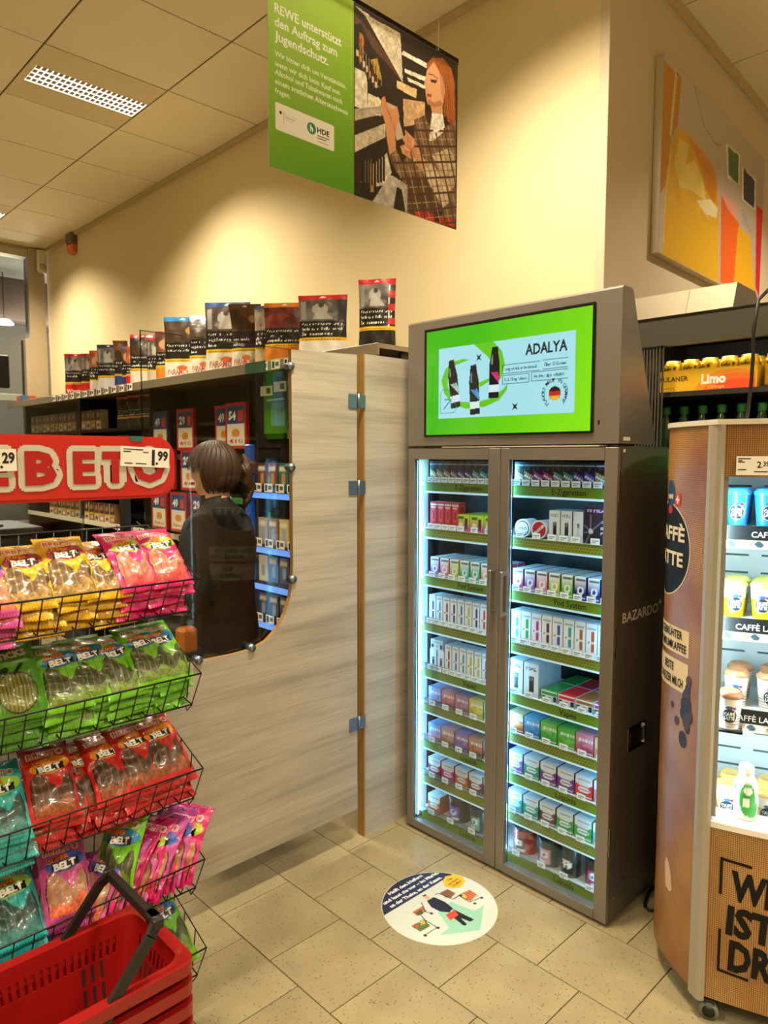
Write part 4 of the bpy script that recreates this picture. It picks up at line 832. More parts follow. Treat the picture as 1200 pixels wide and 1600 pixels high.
# nose, brow and chin shaped on the head surface
for v in body.vertices:
    c = v.co
    if c.z > 1.44 and c.y > .06:
        if abs(c.x) < .022 and 1.50 < c.z < 1.56: c.y += .022*(1-abs(c.x)/.022)*(1-abs(c.z-1.525)/.04 if abs(c.z-1.525) < .04 else 0)
        if abs(c.x) < .03 and 1.45 < c.z < 1.48: c.y += .012
        if .018 < abs(c.x) < .045 and 1.54 < c.z < 1.565: c.y -= .006
HDG = math.radians(40)      # torso heading; +y of the local frame turned toward -x
bo = link('body', body, pe, (0, 0, 0), HDG)
# eyes and mouth as small parts on the face
for sx in (-1, 1):
    MB().lathe([(0, -.010), (.007, -.007), (.010, 0), (.007, .007), (0, .010)], 12, 0, 0).build('eye', M('eye_white', '#e8e2da', .3), bo, (sx*.028, .103, 1.548))
    MB().lathe([(0, -.014), (.01, -.010), (.014, 0), (.01, .02), (0, .024)], 12, 0, 0).build('ear', SKIN, bo, (sx*.074, .015, 1.53))
MB().box(-.022, .022, -.004, .004, -.005, .005, bev=.003).build('mouth', M('lips', '#a05a4c', .5), bo, (0, .101, 1.486))
# hair: cap with a loose gathered mass behind
hr = MB(); A, B_ = np.meshgrid(lin2(0, 2*math.pi, 161), lin2(0, 1, 26))
phi = B_*math.pi*(.78+.035*np.sin(A*19)+.02*np.sin(A*43))
rx, ry, rz_ = .090+.003*np.sin(A*31+B_*9)+.002*np.sin(A*67+3*B_)+.012*B_, .107+.003*np.sin(A*29+2)+.002*np.sin(A*53), .118
fx = np.where(np.sin(A) > .35, .62, 1.0)      # open over the face
ph = phi*np.where(np.sin(A) > .25, .62, 1.0)
hr.sheet(rx*np.sin(ph)*np.cos(A), .008+ry*np.sin(ph)*np.sin(A), 1.545+rz_*np.cos(ph), None, 0, None, flip=True)
hr.build('hair', [HAIR], bo)
bun = MB(); 
for k in range(9): a = k*.7; bun.tube([(.035+.02*math.cos(a), -.09-.02*math.sin(a), 1.60-.01*k), (.055+.022*math.cos(a+1), -.125, 1.565-.012*k), (.05+.02*math.cos(a+2), -.11, 1.51-.012*k), (.04, -.10, 1.45-.008*k)], [.012, .017, .015, .006], 6)
bun.build('hair_bun', [HAIR], bo)
MB().box(.03, .075, -.15, -.125, 1.52, 1.575, bev=.008).build('hair_clip', M('hair_clip_brown', '#4a2c24', .3), bo)
# vest over the torso
vm = MB(); A, T_ = np.meshgrid(lin2(0, 2*math.pi, 37), lin2(0, 1, 16)); zt = .80+.575*T_
wx = np.interp(T_, [0, .3, .5, .75, .92, 1], [.215, .185, .18, .205, .20, .14]); wy = np.interp(T_, [0, .3, .5, .75, .92, 1], [.165, .145, .14, .15, .13, .09])
drop = np.where(T_ > .9, -.05*np.clip(-np.sin(A), 0, 1)*(np.abs(np.cos(A)) < .5), 0)
vm.sheet(wx*np.cos(A), -.005+wy*np.sin(A)+.004*np.sin(A*9), zt+drop, None, 0, None)
vm.build('vest', [VEST], bo)
cf = MB().lathe([(.038, -.045), (.043, -.02), (.044, .02), (.04, .045), (.034, .045), (.036, 0), (.034, -.045), (.038, -.045)], 18)
cf.build('cuff', M('white_cuff', '#cfc9bd', .6), bo, (-.165, .10, 1.022), (math.pi/2+.1, 0, .25))
tag(MB().lathe([(.028, -.03), (.05, -.03), (.05, .03), (.028, .03), (.028, -.03)], 24).build('paper_roll', M('paper_white', '#d8d2c6', .7), None, (1.27, 2.44, 1.13), (0, math.pi/2, .6)), 'white paper roll held near the clerk\'s hand', 'paper roll')
# ================================================================== candy rack in front of the counter (faces -y)
BX0, BX1, BYF, BYB = .30, .985, 1.75, 2.06
BZ = [1.262, .995, .722, .455, .19]      # front top wire of each basket
rack = root('candy_rack', 'black wire candy rack with sloping baskets and a red sign on top', 'rack', (0, 0, 0))
for x in (.36, .93): MB().box(x-.012, x+.012, 2.075, 2.099, 0, 1.66).box(x-.015, x+.015, 1.86, 2.099, 0, .025).build('upright', WIRE, rack)
bk = MB()
for i, zf in enumerate(BZ):
    w = MB(); r = .0024; zb = zf+.125; zl = zf-.095
    F = lambda x, z, y=BYF: (x, y, z)
    yl = BYF+.035
    w.tube([(BX0, BYF, zf), (BX1, BYF, zf), (BX1, BYB, zb), (BX0, BYB, zb)], r*1.15, 6, closed=True)
    w.tube([(BX0, yl, zl), (BX1-.012, yl, zl), (BX1-.012, BYB, zl+.06), (BX0, BYB, zl+.06)], r, 6, closed=True)
    n = 15
    for k in range(n+1):
        x = BX0+(BX1-BX0)*k/n; w.tube([(x, BYF, zf), (BX0+(BX1-.012-BX0)*k/n, yl, zl), (BX0+(BX1-.012-BX0)*k/n, BYB, zl+.06), (x, BYB, zb)], r*.8, 5)
    for k in range(1, 5):
        y = BYF+(BYB-BYF)*k/5; w.tube([(BX1, y, zf+.125*k/5), (BX1-.012, max(y, yl), zl+.06*k/5)], r*.8, 5); w.tube([(BX0, y, zf+.125*k/5), (BX0, max(y, yl), zl+.06*k/5)], r*.8, 5)
    for k in range(1, 6):
        y = yl+(BYB-yl)*k/6; z = zl+.06*k/6; w.tube([(BX0, y, z), (BX1-.012, y, z)], r*.7, 5)
    w.tube([(BX1-.03, yl, zl), (BX1-.03, yl-.004, zl-.012), (BX1-.012, yl, zl-.002)], r*.8, 5)
    w.tube([(BX1-.02, BYB, zb), (BX1-.02, 2.085, zb+.01)], r, 5)
    w.build('basket', WIRE, rack)
# sign board: cushion-edged red card with outlined letters
RED = M('sign_red', '#c4231a', .35, vary=.06, scale=6, coat=.3); GREYW = M('sign_white', '#c9c4b6', .45); LETR = M('sign_letter_red', '#b01a18', .4)
SY, SX1, SZ0, SZ1 = 1.845, .968, 1.484, 1.650
sg = MB(); rr = .055; out = []
for (cx, cz, a0) in ((SX1-rr, SZ1-rr, 90), (SX1-rr, SZ0+rr, 0)):
    out += [(cx+rr*math.cos(math.radians(a0-9*k)), cz+rr*math.sin(math.radians(a0-9*k))) for k in range(11)]
outl = [(.15, SZ1)]+out+[(.15, SZ0)]
sg.prism([(x, z) for x, z in outl], 'y', SY, SY+.02, 0)
inn = [(max(.15, x-.006 if x > .2 else x), SZ0+(z-SZ0)*.90+.008) for x, z in outl]
sg.prism([(x, z) for x, z in inn], 'y', SY-.005, SY, 0)
sb = sg.build('sign_board', [RED], rack)
lw = MB()
for i_, ch in enumerate('BEBETO'):
    cx = (.405, .505, .610, .715, .795, .890)[i_]; wd = (.072, .062, .074, .056, .068, .092)[i_]
    for k in range(14):
        a = k*math.pi/7; lw.text(ch, (cx+.0155*math.cos(a), SY-.0062-.00002*k, SZ0+.048+.0155*math.sin(a)), (1, 0, 0), (0, 0, 1), .074, 0, .05, wd)
    lw.box(cx-wd*.45, cx+wd*.45, SY-.0064, SY-.0060, SZ0+.045, SZ0+.120)
lw.build('letter_outline', GREYW, sb)
lw = MB()
for i_, ch in enumerate('BEBETO'):
    cx = (.405, .505, .610, .715, .795, .890)[i_]; wd = (.072, .062, .074, .056, .068, .092)[i_]
    lw.text(ch, (cx, SY-.0075, SZ0+.048), (1, 0, 0), (0, 0, 1), .074, 0, .055, wd)
lw.build('lettering', LETR, sb)
MB().box(.84, .872, SY-.007, SY+.022, SZ1-.012, SZ1+.001).build('tape', M('teal_tape', '#1f6d60', .5), sb)
def tag_card(x0, z0, w, h_, price, cents, tilt, name):
    m = MB().box(0, w, -.001, 0, 0, h_, 0)
    m.text(price, (w*.66, -.0014, h_*.14), (1, 0, 0), (0, 0, 1), h_*.72, 1, .05, w*.06, 'c').text('.', (w*.735, -.0014, h_*.16), (1, 0, 0), (0, 0, 1), h_*.5, 1, .03)
    m.text(cents, (w*.86, -.0014, h_*.38), (1, 0, 0), (0, 0, 1), h_*.46, 1, .04, w*.22)
    for k, (a, e, z) in enumerate([(.05, .45, .84), (.05, .2, .72), (.45, .56, .72), (.08, .24, .14), (.3, .52, .14)]): m.box(w*a, w*e, -.0014, -.001, h_*z, h_*(z+.045), 1)
    return m.build(name, [CARD, INK], sb, (x0, SY-.0088, z0), (0, tilt, 0))
tag_card(.808, SZ0+.088, .138, .053, '1', '99', .05, 'price_card'); tag_card(.428, SZ0+.076, .127, .052, '1', '29', -.02, 'price_card')

# ---------------------------------------------------------------- candy bags
def bag_paint(base, dark, candy, stripe, sup, blk='#14110f', brand=True, apple=False):
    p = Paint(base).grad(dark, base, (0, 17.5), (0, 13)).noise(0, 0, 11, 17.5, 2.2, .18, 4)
    if apple:
        p.rect(0, 0, 11, 17.5, '#4a8a1c').poly([(0, 17.5), (0, 9), (5, 15), (11, 17.5)], '#2c6a24').ell(5.5, 5.6, 4.3, 4.4, '#17260c').ell(5.5, 5.6, 4.0, 4.1, candy).stripes(1.6, 1.6, 9.4, 9.6, .8, .35, stripe).ell(3.2, 10.2, 1.5, .8, '#17260c', .5).line([(5.6, 9.6), (7.4, 11.6)], .8, '#17260c')
        p.text('WACKY', 4.6, 15.3, 1.4, '#14220c', .04, 6.4, 'c', .12).text('STICKS', 5.4, 13.2, 1.6, '#e6efd8', .05, 7.4, 'c', .12); return p
    win = [(1.2, 1.2), (.9, 6), (1.4, 9), (2.6, 9.9), (4.2, 9.2), (5.4, 7.6), (6.6, 6.0), (7.4, 6.6), (8.6, 8.6), (9.6, 9.2), (10.2, 7.5), (10.1, 1.2)]
    p.poly([(x+(.18 if x > 5.5 else -.18), y+.18) for x, y in win], blk).poly(win, candy)
    p.stripes(1, 3.4, 10.2, 9.9, 1.55, .14, stripe).noise(1, 1.2, 10.2, 9.9, .9, .22, 9)
    p.poly([(1.2, 1.2), (1.1, 3.8), (2.4, 3.2), (4, 3.6), (5.6, 3.0), (7.2, 3.9), (8.4, 5.3), (8.9, 4.6), (10.1, 3.8), (10.1, 1.2)], stripe).noise(1, 1.0, 10.2, 4, .35, .4, 2)
    p.rect(0, 0, 11, 1.0, base)
    p.ell(6.0, 11.6, 4.6, 1.9, sup, .1)
    if brand:
        p.text('BEBETO', 5.5, 13.8, 1.35, '#f0e4d4', .06, 8.4).text('BEBETO', 5.5, 13.85, 1.25, '#b8141c', .0, 8.0)
        p.text('SUPER', 4.6, 12.05, 1.1, '#7a2408', .08, 4.8, 'c', .08).text('SUPER', 4.6, 12.1, 1.0, '#f08a1c', .03, 4.6, 'c', .08)
        p.poly([(2.6, 9.9), (8.9, 10.3), (9.1, 12.0), (2.8, 11.6)], blk).text('BELT', 5.8, 10.35, 1.35, '#f4f2ec', .05, 5.2, 'c', .05)
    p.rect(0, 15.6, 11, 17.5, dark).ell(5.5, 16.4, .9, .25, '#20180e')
    return p
def bag_mesh(paint, base, seed, w=.122, h_=.208, th=.015):
    m = MB(); nx, nz = 84, 136; X, Z = gridxy(-w/2, w/2, 0, h_, nx, nz); s, t = X/(w/2), Z/h_
    r = np.random.RandomState(seed)
    puff = th*np.clip(1-np.abs(s)**4, 0, 1)*np.clip(1-np.abs(2*t-1)**6, 0, 1)
    wr = sum(.0016*np.sin((X*math.cos(a)+Z*math.sin(a))*f+ph) for a, f, ph in zip(r.rand(5)*3.1, 60+r.rand(5)*130, r.rand(5)*6.3))*np.clip(1.3-np.abs(2*t-1), .2, 1)
    edge = .0018*np.sin(X*900)*(np.abs(2*t-1) > .95)
    nar = 1-.05*np.clip(1-np.abs(2*t-1)**4, 0, 1); bow = .012*(t-.5)**2*4
    m.sheet(X*nar, -puff+wr+edge+bow, Z, paint.at((X+w/2)/w*11, Z/h_*17.5), 0)
    X, Z = gridxy(-w/2, w/2, 0, h_, 10, 14); s, t = X/(w/2), Z/h_; puff = th*np.clip(1-np.abs(s)**4, 0, 1)*np.clip(1-np.abs(2*t-1)**6, 0, 1); nar = 1-.05*np.clip(1-np.abs(2*t-1)**4, 0, 1)
    m.sheet(X*nar, puff*.6+.0015+.012*(t-.5)**2*4, Z, None, 0, base, flip=True)
    return m.mesh('candy_bag', [FOIL])
BD = {'yellow': ('#e0ae10', '#cf9c0c', '#6d5638', '#a88446', '#9c2438'), 'pink': ('#d81c70', '#b0145c', '#b87c64', '#c84a48', '#a8c030'), 'green': ('#6cb81c', '#4c9a1c', '#4c4a30', '#6c8434', '#2c78a8'), 'red': ('#c01c1c', '#8c1414', '#4c3828', '#8a4c28', '#e08a1c'), 'teal': ('#2cb0b0', '#1c8c94', '#38524e', '#427c78', '#a0c84c'), 'rainbow': ('#c84c98', '#a03c8c', '#b08a68', '#e0704c', '#3c5ab0'), 'apple': None}
BM = {}
for i, (k, v) in enumerate(BD.items()):
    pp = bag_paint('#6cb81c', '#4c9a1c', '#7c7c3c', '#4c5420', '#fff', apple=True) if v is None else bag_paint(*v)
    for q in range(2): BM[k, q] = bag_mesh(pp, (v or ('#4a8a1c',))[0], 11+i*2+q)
BG = ['top', 'second', 'third', 'fourth', 'lowest']
bags_n = {}
def bag(i, x, kind, dx=0., tilt=47, rz=0., dz=0., dy=0., layer='front', q=0):
    """one bag leaning back in basket i"""
    k = (i, kind, layer); n = bags_n[k] = bags_n.get(k, -1)+1
    lab = {'front': '%s candy bag leaning in the %s basket, %s of its colour' % (kind, BG[i], nth(n)), 'under': '%s candy bag beneath the front row, %s basket, %s one' % (kind, BG[i], nth(n)), 'rear': '%s candy bag at the rear, %s basket, %s one' % (kind, BG[i], nth(n)), 'edge': '%s candy bag filed on edge in the %s basket, %s from the end' % (kind, BG[i], nth(n))}[layer]
    z = BZ[i]-.035+dz; y = BYF+.030+dy
    o = link('candy_bag', BM[kind, q], None, (x, y, z), (math.radians(-tilt), 0, math.radians(rz))); tag(o, lab, 'candy bag', '%s candy bags' % BG[i]+' basket')
    return o
random.seed(5)
def pile(i, specs):
    for (x, kind, tilt, rz, dz, dy) in specs:
        bag(i, x, kind, 0, tilt, rz, dz, dy, q=random.randint(0, 1))
        for l in range(3): bag(i, x+random.uniform(-.02, .02), kind, 0, tilt+random.uniform(4, 9)+5*l, rz+random.uniform(-13, 13), dz-.024-.024*l, dy+.006+.004*l, 'under', random.randint(0, 1))
pile(0, [(.365, 'pink', 47, 0, .0, 0), (.475, 'rainbow', 48, -4, .004, .0), (.560, 'yellow', 48, -5, .012, .0), (.665, 'yellow', 46, -3, .020, .002), (.755, 'yellow', 50, 3, .012, .004), (.845, 'pink', 46, 6, .022, .004), (.935, 'pink', 46, 3, .022, .006)])
pile(1, [(.37, 'green', 45, 0, 0, 0), (.53, 'apple', 40, -2, .015, .0), (.645, 'green', 47, -2, .012, .002), (.725, 'green', 47, 2, .014, .010), (.800, 'green', 49, 5, .010, .002), (.880, 'green', 47, 4, .020, .008), (.940, 'green', 45, 8, .014, .016)])
pile(2, [(.37, 'teal', 45, 0, 0, 0), (.485, 'teal', 42, -3, -.005, -.002), (.60, 'red', 44, -6, .014, .0), (.700, 'red', 50, -2, .002, .02), (.765, 'red', 48, 1, .010, .003), (.845, 'red', 46, 5, .016, .004), (.925, 'red', 45, 6, .016, .010)])
pile(3, [(.40, 'teal', 44, 0, .0, 0), (.51, 'teal', 46, 0, .0, .0), (.625, 'rainbow', 40, -8, .01, .0)])
for k in range(16):
    bag(3, .925-.0165*k-(.02 if k > 9 else 0), 'pink' if k % 3 else 'rainbow', 0, 38+random.uniform(-4, 4), -66+random.uniform(-5, 5), -.025+random.uniform(-.012, .012), .03+random.uniform(-.01, .01), 'edge', k % 2) if k > 0 else None
bag(3, .73, 'green', 0, 30, -55, .02, .02, 'rear')
pile(4, [(.45, 'red', 45, 0, 0, 0), (.70, 'apple', 45, 0, 0, 0), (.92, 'green', 44, 8, .01, .0)])

# ================================================================== stack of red shopping baskets (axis aligned)
REDP = M('red_basket_plastic', '#8a0f0c', .34, vary=.05, scale=8, coat=.15); HAND = M('black_handle', '#1a1614', .45)
def basket_mesh():
    m = MB(); x0, x1, y0, y1, H_ = .335, .768, 1.405, 1.700, .20
    def loop(z, ins, rad=.035, n=5):
        a0, a1, b0, b1 = x0+ins, x1-ins, y0+ins, y1-ins; P_ = []
        for cx, cy, s in ((a1-rad, b0+rad, -90), (a1-rad, b1-rad, 0), (a0+rad, b1-rad, 90), (a0+rad, b0+rad, 180)):
            P_ += [(cx+rad*math.cos(math.radians(s+90*k/n)), cy+rad*math.sin(math.radians(s+90*k/n)), z) for k in range(n+1)]
        return P_
    def skirt(A_, B_, mi=0):
        n = len(A_); m.add(A_+B_, [(i, (i+1) % n, n+(i+1) % n, n+i) for i in range(n)], mi, None, False)
    ins = lambda z: .028+.032*(H_-z)/H_
    # rolled rim
    skirt(loop(H_-.028, .0), loop(H_, .0)); skirt(loop(H_, 0), loop(H_, .028)); skirt(loop(H_, .028), loop(H_-.03, ins(H_-.03))); skirt(loop(H_-.028, .024), loop(H_-.028, .0)); skirt(loop(H_-.028, .024), loop(H_-.055, ins(H_-.055)-.003))
    # step line and lower wall; slots between
    zs1, zs0 = H_-.038, H_-.075
    skirt(loop(H_-.03, ins(H_-.03)), loop(zs1, ins(zs1)))
    lo, hi = loop(zs0, ins(zs0)), loop(zs1, ins(zs1)); lo2, hi2 = loop(zs0, ins(zs0)-.003), loop(zs1, ins(zs1)-.003)
    n = len(lo)
    for i in range(n):
        j = (i+1) % n; a, b_, c, d = [np.array(q) for q in (lo[i], lo[j], hi[j], hi[i])]; a2, b2, c2, d2 = [np.array(q) for q in (lo2[i], lo2[j], hi2[j], hi2[i])]
        L_ = np.linalg.norm(b_-a)
        if L_ < .05: m.add([a, b_, c, d], [(0, 1, 2, 3)]); m.add([a2, b2, c2, d2], [(3, 2, 1, 0)]); continue
        k = max(2, int(L_/.0165))
        for q in range(k):
            t0, t1 = q/k, (q+.55)/k
            m.add([a+(b_-a)*t0, a+(b_-a)*t1, d+(c-d)*t1, d+(c-d)*t0, a2+(b2-a2)*t0, a2+(b2-a2)*t1, d2+(c2-d2)*t1, d2+(c2-d2)*t0], [(0, 1, 2, 3), (7, 6, 5, 4), (0, 3, 7, 4), (1, 5, 6, 2)])
    skirt(loop(zs0, ins(zs0)), loop(.004, ins(0))); skirt(loop(zs0, ins(zs0)-.003), loop(0, ins(0)-.003)); skirt(loop(zs0, ins(zs0)-.003), loop(zs0, ins(zs0)))
    b0 = loop(0, ins(0)-.003); m.add(b0, [tuple(range(len(b0)))[::-1]]); b1 = loop(.004, ins(0)); m.add(b1, [tuple(range(len(b1)))])
    # flat dark quads near the end: shade of the slot holes put into colour
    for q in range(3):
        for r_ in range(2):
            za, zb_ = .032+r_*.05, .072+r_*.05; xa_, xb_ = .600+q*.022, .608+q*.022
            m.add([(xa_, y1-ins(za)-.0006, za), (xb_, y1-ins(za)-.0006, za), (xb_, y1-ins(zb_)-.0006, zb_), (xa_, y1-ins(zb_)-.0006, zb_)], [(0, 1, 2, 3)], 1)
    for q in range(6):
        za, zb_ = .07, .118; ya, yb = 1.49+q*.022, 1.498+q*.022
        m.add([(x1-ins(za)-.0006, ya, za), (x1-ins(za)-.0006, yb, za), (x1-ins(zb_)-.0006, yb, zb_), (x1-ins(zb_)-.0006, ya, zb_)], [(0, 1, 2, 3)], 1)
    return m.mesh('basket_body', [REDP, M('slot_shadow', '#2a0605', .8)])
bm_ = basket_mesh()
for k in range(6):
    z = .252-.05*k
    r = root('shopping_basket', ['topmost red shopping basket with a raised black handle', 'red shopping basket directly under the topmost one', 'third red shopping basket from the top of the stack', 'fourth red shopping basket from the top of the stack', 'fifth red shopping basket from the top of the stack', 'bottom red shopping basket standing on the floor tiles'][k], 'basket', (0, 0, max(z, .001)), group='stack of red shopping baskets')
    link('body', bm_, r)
    if k == 0:
        hb = MB(); xa, xb, zr, zt = .560, .683, .178, .318
        arm = lambda y, s: [(xa, y, zr-.02), (xa+.01, y, zr+.01), (xb-.02, y, zt-.02), (xb, y+s*.012, zt)]
        def flat(path, wd, th):
            P_ = [Vector(p) for p in path]
            for p, q in zip(P_[:-1], P_[1:]):
                d = (q-p).normalized(); sidev = Vector((0, 1, 0)) if abs(d.y) < .7 else Vector((1, 0, 0)); nn = d.cross(sidev).normalized(); sv = nn.cross(d).normalized()
                vs_ = [p+nn*a*wd/2+sv*b_*th/2 for a, b_ in ((-1, -1), (1, -1), (1, 1), (-1, 1))]+[q+nn*a*wd/2+sv*b_*th/2 for a, b_ in ((-1, -1), (1, -1), (1, 1), (-1, 1))]
                hb.add([tuple(v) for v in vs_], [(3, 2, 1, 0), (4, 5, 6, 7), (0, 1, 5, 4), (1, 2, 6, 5), (2, 3, 7, 6), (3, 0, 4, 7)])
        flat(arm(1.688, -1), .022, .012); flat(arm(1.418, 1), .024, .012); flat([(xb, 1.682, zt), (xb, 1.424, zt)], .022, .016)
        for y_ in (1.682, 1.424): hb.box(xb-.013, xb+.012, y_-.008, y_+.008, zt-.013, zt+.012, bev=.003)
        for q in range(5): hb.tube([(xb, 1.435+q*.006, zt-.013), (xb, 1.435+q*.006, zt+.013)], .011, 8)
        hb.build('handle', HAND, r)
# ================================================================== hanging poster (faces -y)
# outlines of the printed photo, in cm from the lower-left corner of each print
POSTER = [('#241812',[(28.2,48.4),(69.7,49.6),(70.6,0.5),(27.7,-0.4)]),
 ('#5a3a24',[(28.2,47.5),(46.4,38.2),(46.7,35.9),(28.2,43.9)]),
 ('#e8dcc0',[(28.2,49.3),(33.3,49.1),(46.4,37.7),(46.7,35.9),(32.0,48.2)]),
 ('#d8ccb0',[(33.3,48.7),(45.6,48.9),(46.7,36.9)]),
 ('#f4ecd6',[(46.7,44.6),(56.7,44.9),(56.7,43.4),(46.3,43.5)]),
 ('#f4ecd6',[(47.4,40.0),(56.8,40.9),(56.8,39.5),(47.5,39.0)]),
 ('#f4ecd6',[(48.5,38.0),(56.8,38.4),(56.8,37.4),(48.9,37.1)]),
 ('#e8c890',[(44.2,35.7),(52.6,36.0),(52.3,33.4),(44.2,33.6)]),
 ('#d8b080',[(46.8,31.5),(56.1,33.6),(56.1,27.6),(47.2,23.9)]),
 ('#e6dcc4',[(28.1,33.5),(32.7,33.3),(33.0,23.2),(28.1,23.5)]),
 ('#e8d8b8',[(33.0,28.3),(38.0,28.6),(38.1,23.9),(33.0,23.2)]),
 ('#1a120e',[(28.2,44.3),(30.7,45.8),(38.7,35.4),(38.3,28.7),(33.3,28.9),(32.3,33.6),(28.1,33.5)]),
 ('#b0641c',[(29.8,43.2),(31.4,42.9),(32.0,37.2),(30.1,36.5)]),
 ('#c8a04c',[(34.0,37.5),(36.6,38.9),(38.3,33.9),(36.6,32.4)]),
 ('#c8bca4',[(28.1,15.7),(39.7,22.5),(39.7,18.7),(28.1,11.3)]),
 ('#a89c88',[(28.1,22.6),(38.7,26.9),(38.8,25.1),(28.1,19.4)]),
 ('#0e0a08',[(28.1,11.3),(39.7,18.2),(48.7,8.0),(49.1,-0.1),(27.7,-0.4)]),
 ('#d8ccb4',[(36.0,10.9),(40.4,14.6),(42.2,9.8),(40.1,5.8),(36.3,4.4)]),
 ('#c8702c',[(29.4,6.8),(30.7,3.9),(29.7,3.6)]),
 ('#b08a58',[(34.0,9.9),(35.3,10.3),(35.2,2.6),(34.0,2.3)]),
 ('#b8b0a4',[(34.6,-0.3),(41.5,9.1),(48.7,8.0),(48.8,-0.2),(41.5,-0.2)]),
 ('#1a1412',[(44.4,6.4),(46.5,6.0),(48.0,-0.1),(43.0,-0.1)]),
 ('#7a5a40',[(51.6,27.2),(58.4,31.4),(60.0,25.8),(65.6,29.6),(70.0,32.5),(70.6,0.8),(48.8,0.0),(49.5,7.7),(47.2,8.1),(42.2,12.2),(40.8,15.7),(44.3,16.7),(46.5,13.4),(51.6,19.8)]),
 ('#5a3c28',[(48.7,10.5),(56.3,12.0),(64.3,4.7),(64.3,1.0),(48.8,0.0)]),
 ('#d8c4a4',[(54.7,14.1),(59.3,17.4),(65.9,11.9),(67.2,7.4),(64.3,5.2)]),
 ('#c8b08c',[(59.3,19.5),(67.3,23.8),(70.1,21.5),(70.3,13.5),(66.7,10.0)]),
 ('#efe6d6',[(59.2,32.1),(64.0,33.2),(65.2,28.4),(60.1,23.8),(58.1,23.2)]),
 ('#d89a70',[(58.0,35.3),(63.9,35.2),(64.1,32.7),(59.2,31.6)]),
 ('#e0a478',[(56.8,42.9),(59.8,46.7),(63.8,45.4),(65.5,40.9),(63.9,35.2),(60.0,33.4),(57.2,33.5),(56.4,35.8),(56.0,39.1)]),
 ('#a85a28',[(56.4,44.2),(59.0,47.2),(63.8,49.0),(67.9,47.4),(69.4,43.8),(70.0,32.0),(66.4,31.4),(64.7,37.5),(63.8,43.4),(59.8,46.5),(57.5,43.6)]),
 ('#8c4018',[(63.8,44.4),(66.7,45.4),(68.9,34.2),(68.5,29.9),(66.0,32.8)]),
 ('#3a2014',[(56.7,31.8),(59.2,31.6),(58.1,27.2),(56.1,29.6)]),
 ('#5a3020',[(58.3,40.9),(61.5,41.8),(61.1,40.8),(58.7,40.2)]),
 ('#a84a38',[(56.8,36.4),(59.1,36.9),(58.8,35.9),(57.0,35.5)]),
 ('#1a1410',[(36.0,30.7),(39.4,32.8),(45.0,28.0),(47.9,22.1),(46.5,20.2),(42.2,25.7),(37.3,28.4)]),
 ('#c8b8a0',[(40.1,28.3),(43.6,28.5),(47.2,20.9),(44.3,19.1),(42.2,23.3)]),
 ('#d89468',[(38.3,28.7),(39.4,29.8),(40.4,27.5),(42.9,27.3),(44.3,28.8),(45.4,26.2),(44.3,23.0),(43.6,20.8),(44.0,16.6),(41.5,14.4),(40.4,18.0),(39.7,22.5),(38.4,24.9)]),
 ('#d89a70',[(45.7,21.0),(47.9,23.1),(51.6,21.8),(56.2,17.1),(58.2,16.6),(54.7,13.6),(50.9,15.6),(46.5,16.3),(45.7,18.1),(47.9,19.2)]),
 ('#c01c1c',[(50.6,1.7),(70.4,2.9),(70.4,0.6),(51.8,-0.5)]),
 ('#2a1410',[(61.9,3.8),(64.3,4.1),(62.7,0.4),(60.3,0.4)]),]
PICT = [('#c88a10',[(-7.3,75.7),(18.0,76.3),(15.6,55.8),(8.8,49.0),(6.3,29.6),(-3.1,22.1)]),
 ('#d8c4a0',[(10.7,75.1),(13.4,75.4),(8.8,49.0),(6.7,49.9)]),
 ('#e0b020',[(14.6,54.7),(26.4,56.9),(45.4,54.6),(61.1,50.6),(67.3,42.5),(69.8,32.4),(72.0,0.5),(3.6,0.0),(3.6,25.0),(8.3,42.6)]),
 ('#ead070',[(18.1,51.9),(29.1,52.1),(25.5,42.9),(36.5,47.8),(46.7,42.2),(52.6,33.5),(35.5,34.2),(19.9,31.7),(12.7,40.0)]),
 ('#d88a14',[(28.9,54.5),(45.4,54.6),(61.1,50.6),(66.6,44.1),(62.9,34.3),(52.1,38.5),(43.8,46.5)]),
 ('#f0e4b8',[(40.5,31.3),(57.4,36.4),(68.2,34.7),(66.1,29.7),(53.1,28.4)]),
 ('#e8e0d4',[(75.5,67.3),(97.3,68.4),(97.7,53.4),(80.1,52.3)]),
 ('#2c6a38',[(78.9,67.0),(95.3,67.3),(96.1,53.4),(81.3,54.0)]),
 ('#e8e0d4',[(101.0,63.8),(124.4,63.5),(125.9,47.9),(103.0,48.1)]),
 ('#1c2c50',[(103.5,63.5),(122.8,62.6),(123.5,48.3),(105.4,48.7)]),
 ('#e8a090',[(71.3,43.6),(96.0,42.5),(96.9,35.1),(79.1,36.5)]),
 ('#e86420',[(72.0,42.0),(81.8,38.0),(100.0,34.9),(97.9,2.6),(75.2,1.5)]),
 ('#e0aa1c',[(98.6,33.6),(119.6,32.4),(132.3,2.2),(95.0,1.6)]),
 ('#c81828',[(127.2,51.2),(151.3,50.9),(158.1,6.3),(141.1,3.1),(131.5,8.3)]),
 ('#e05050',[(144.2,44.0),(149.0,44.1),(151.5,7.4),(147.7,7.8)]),]
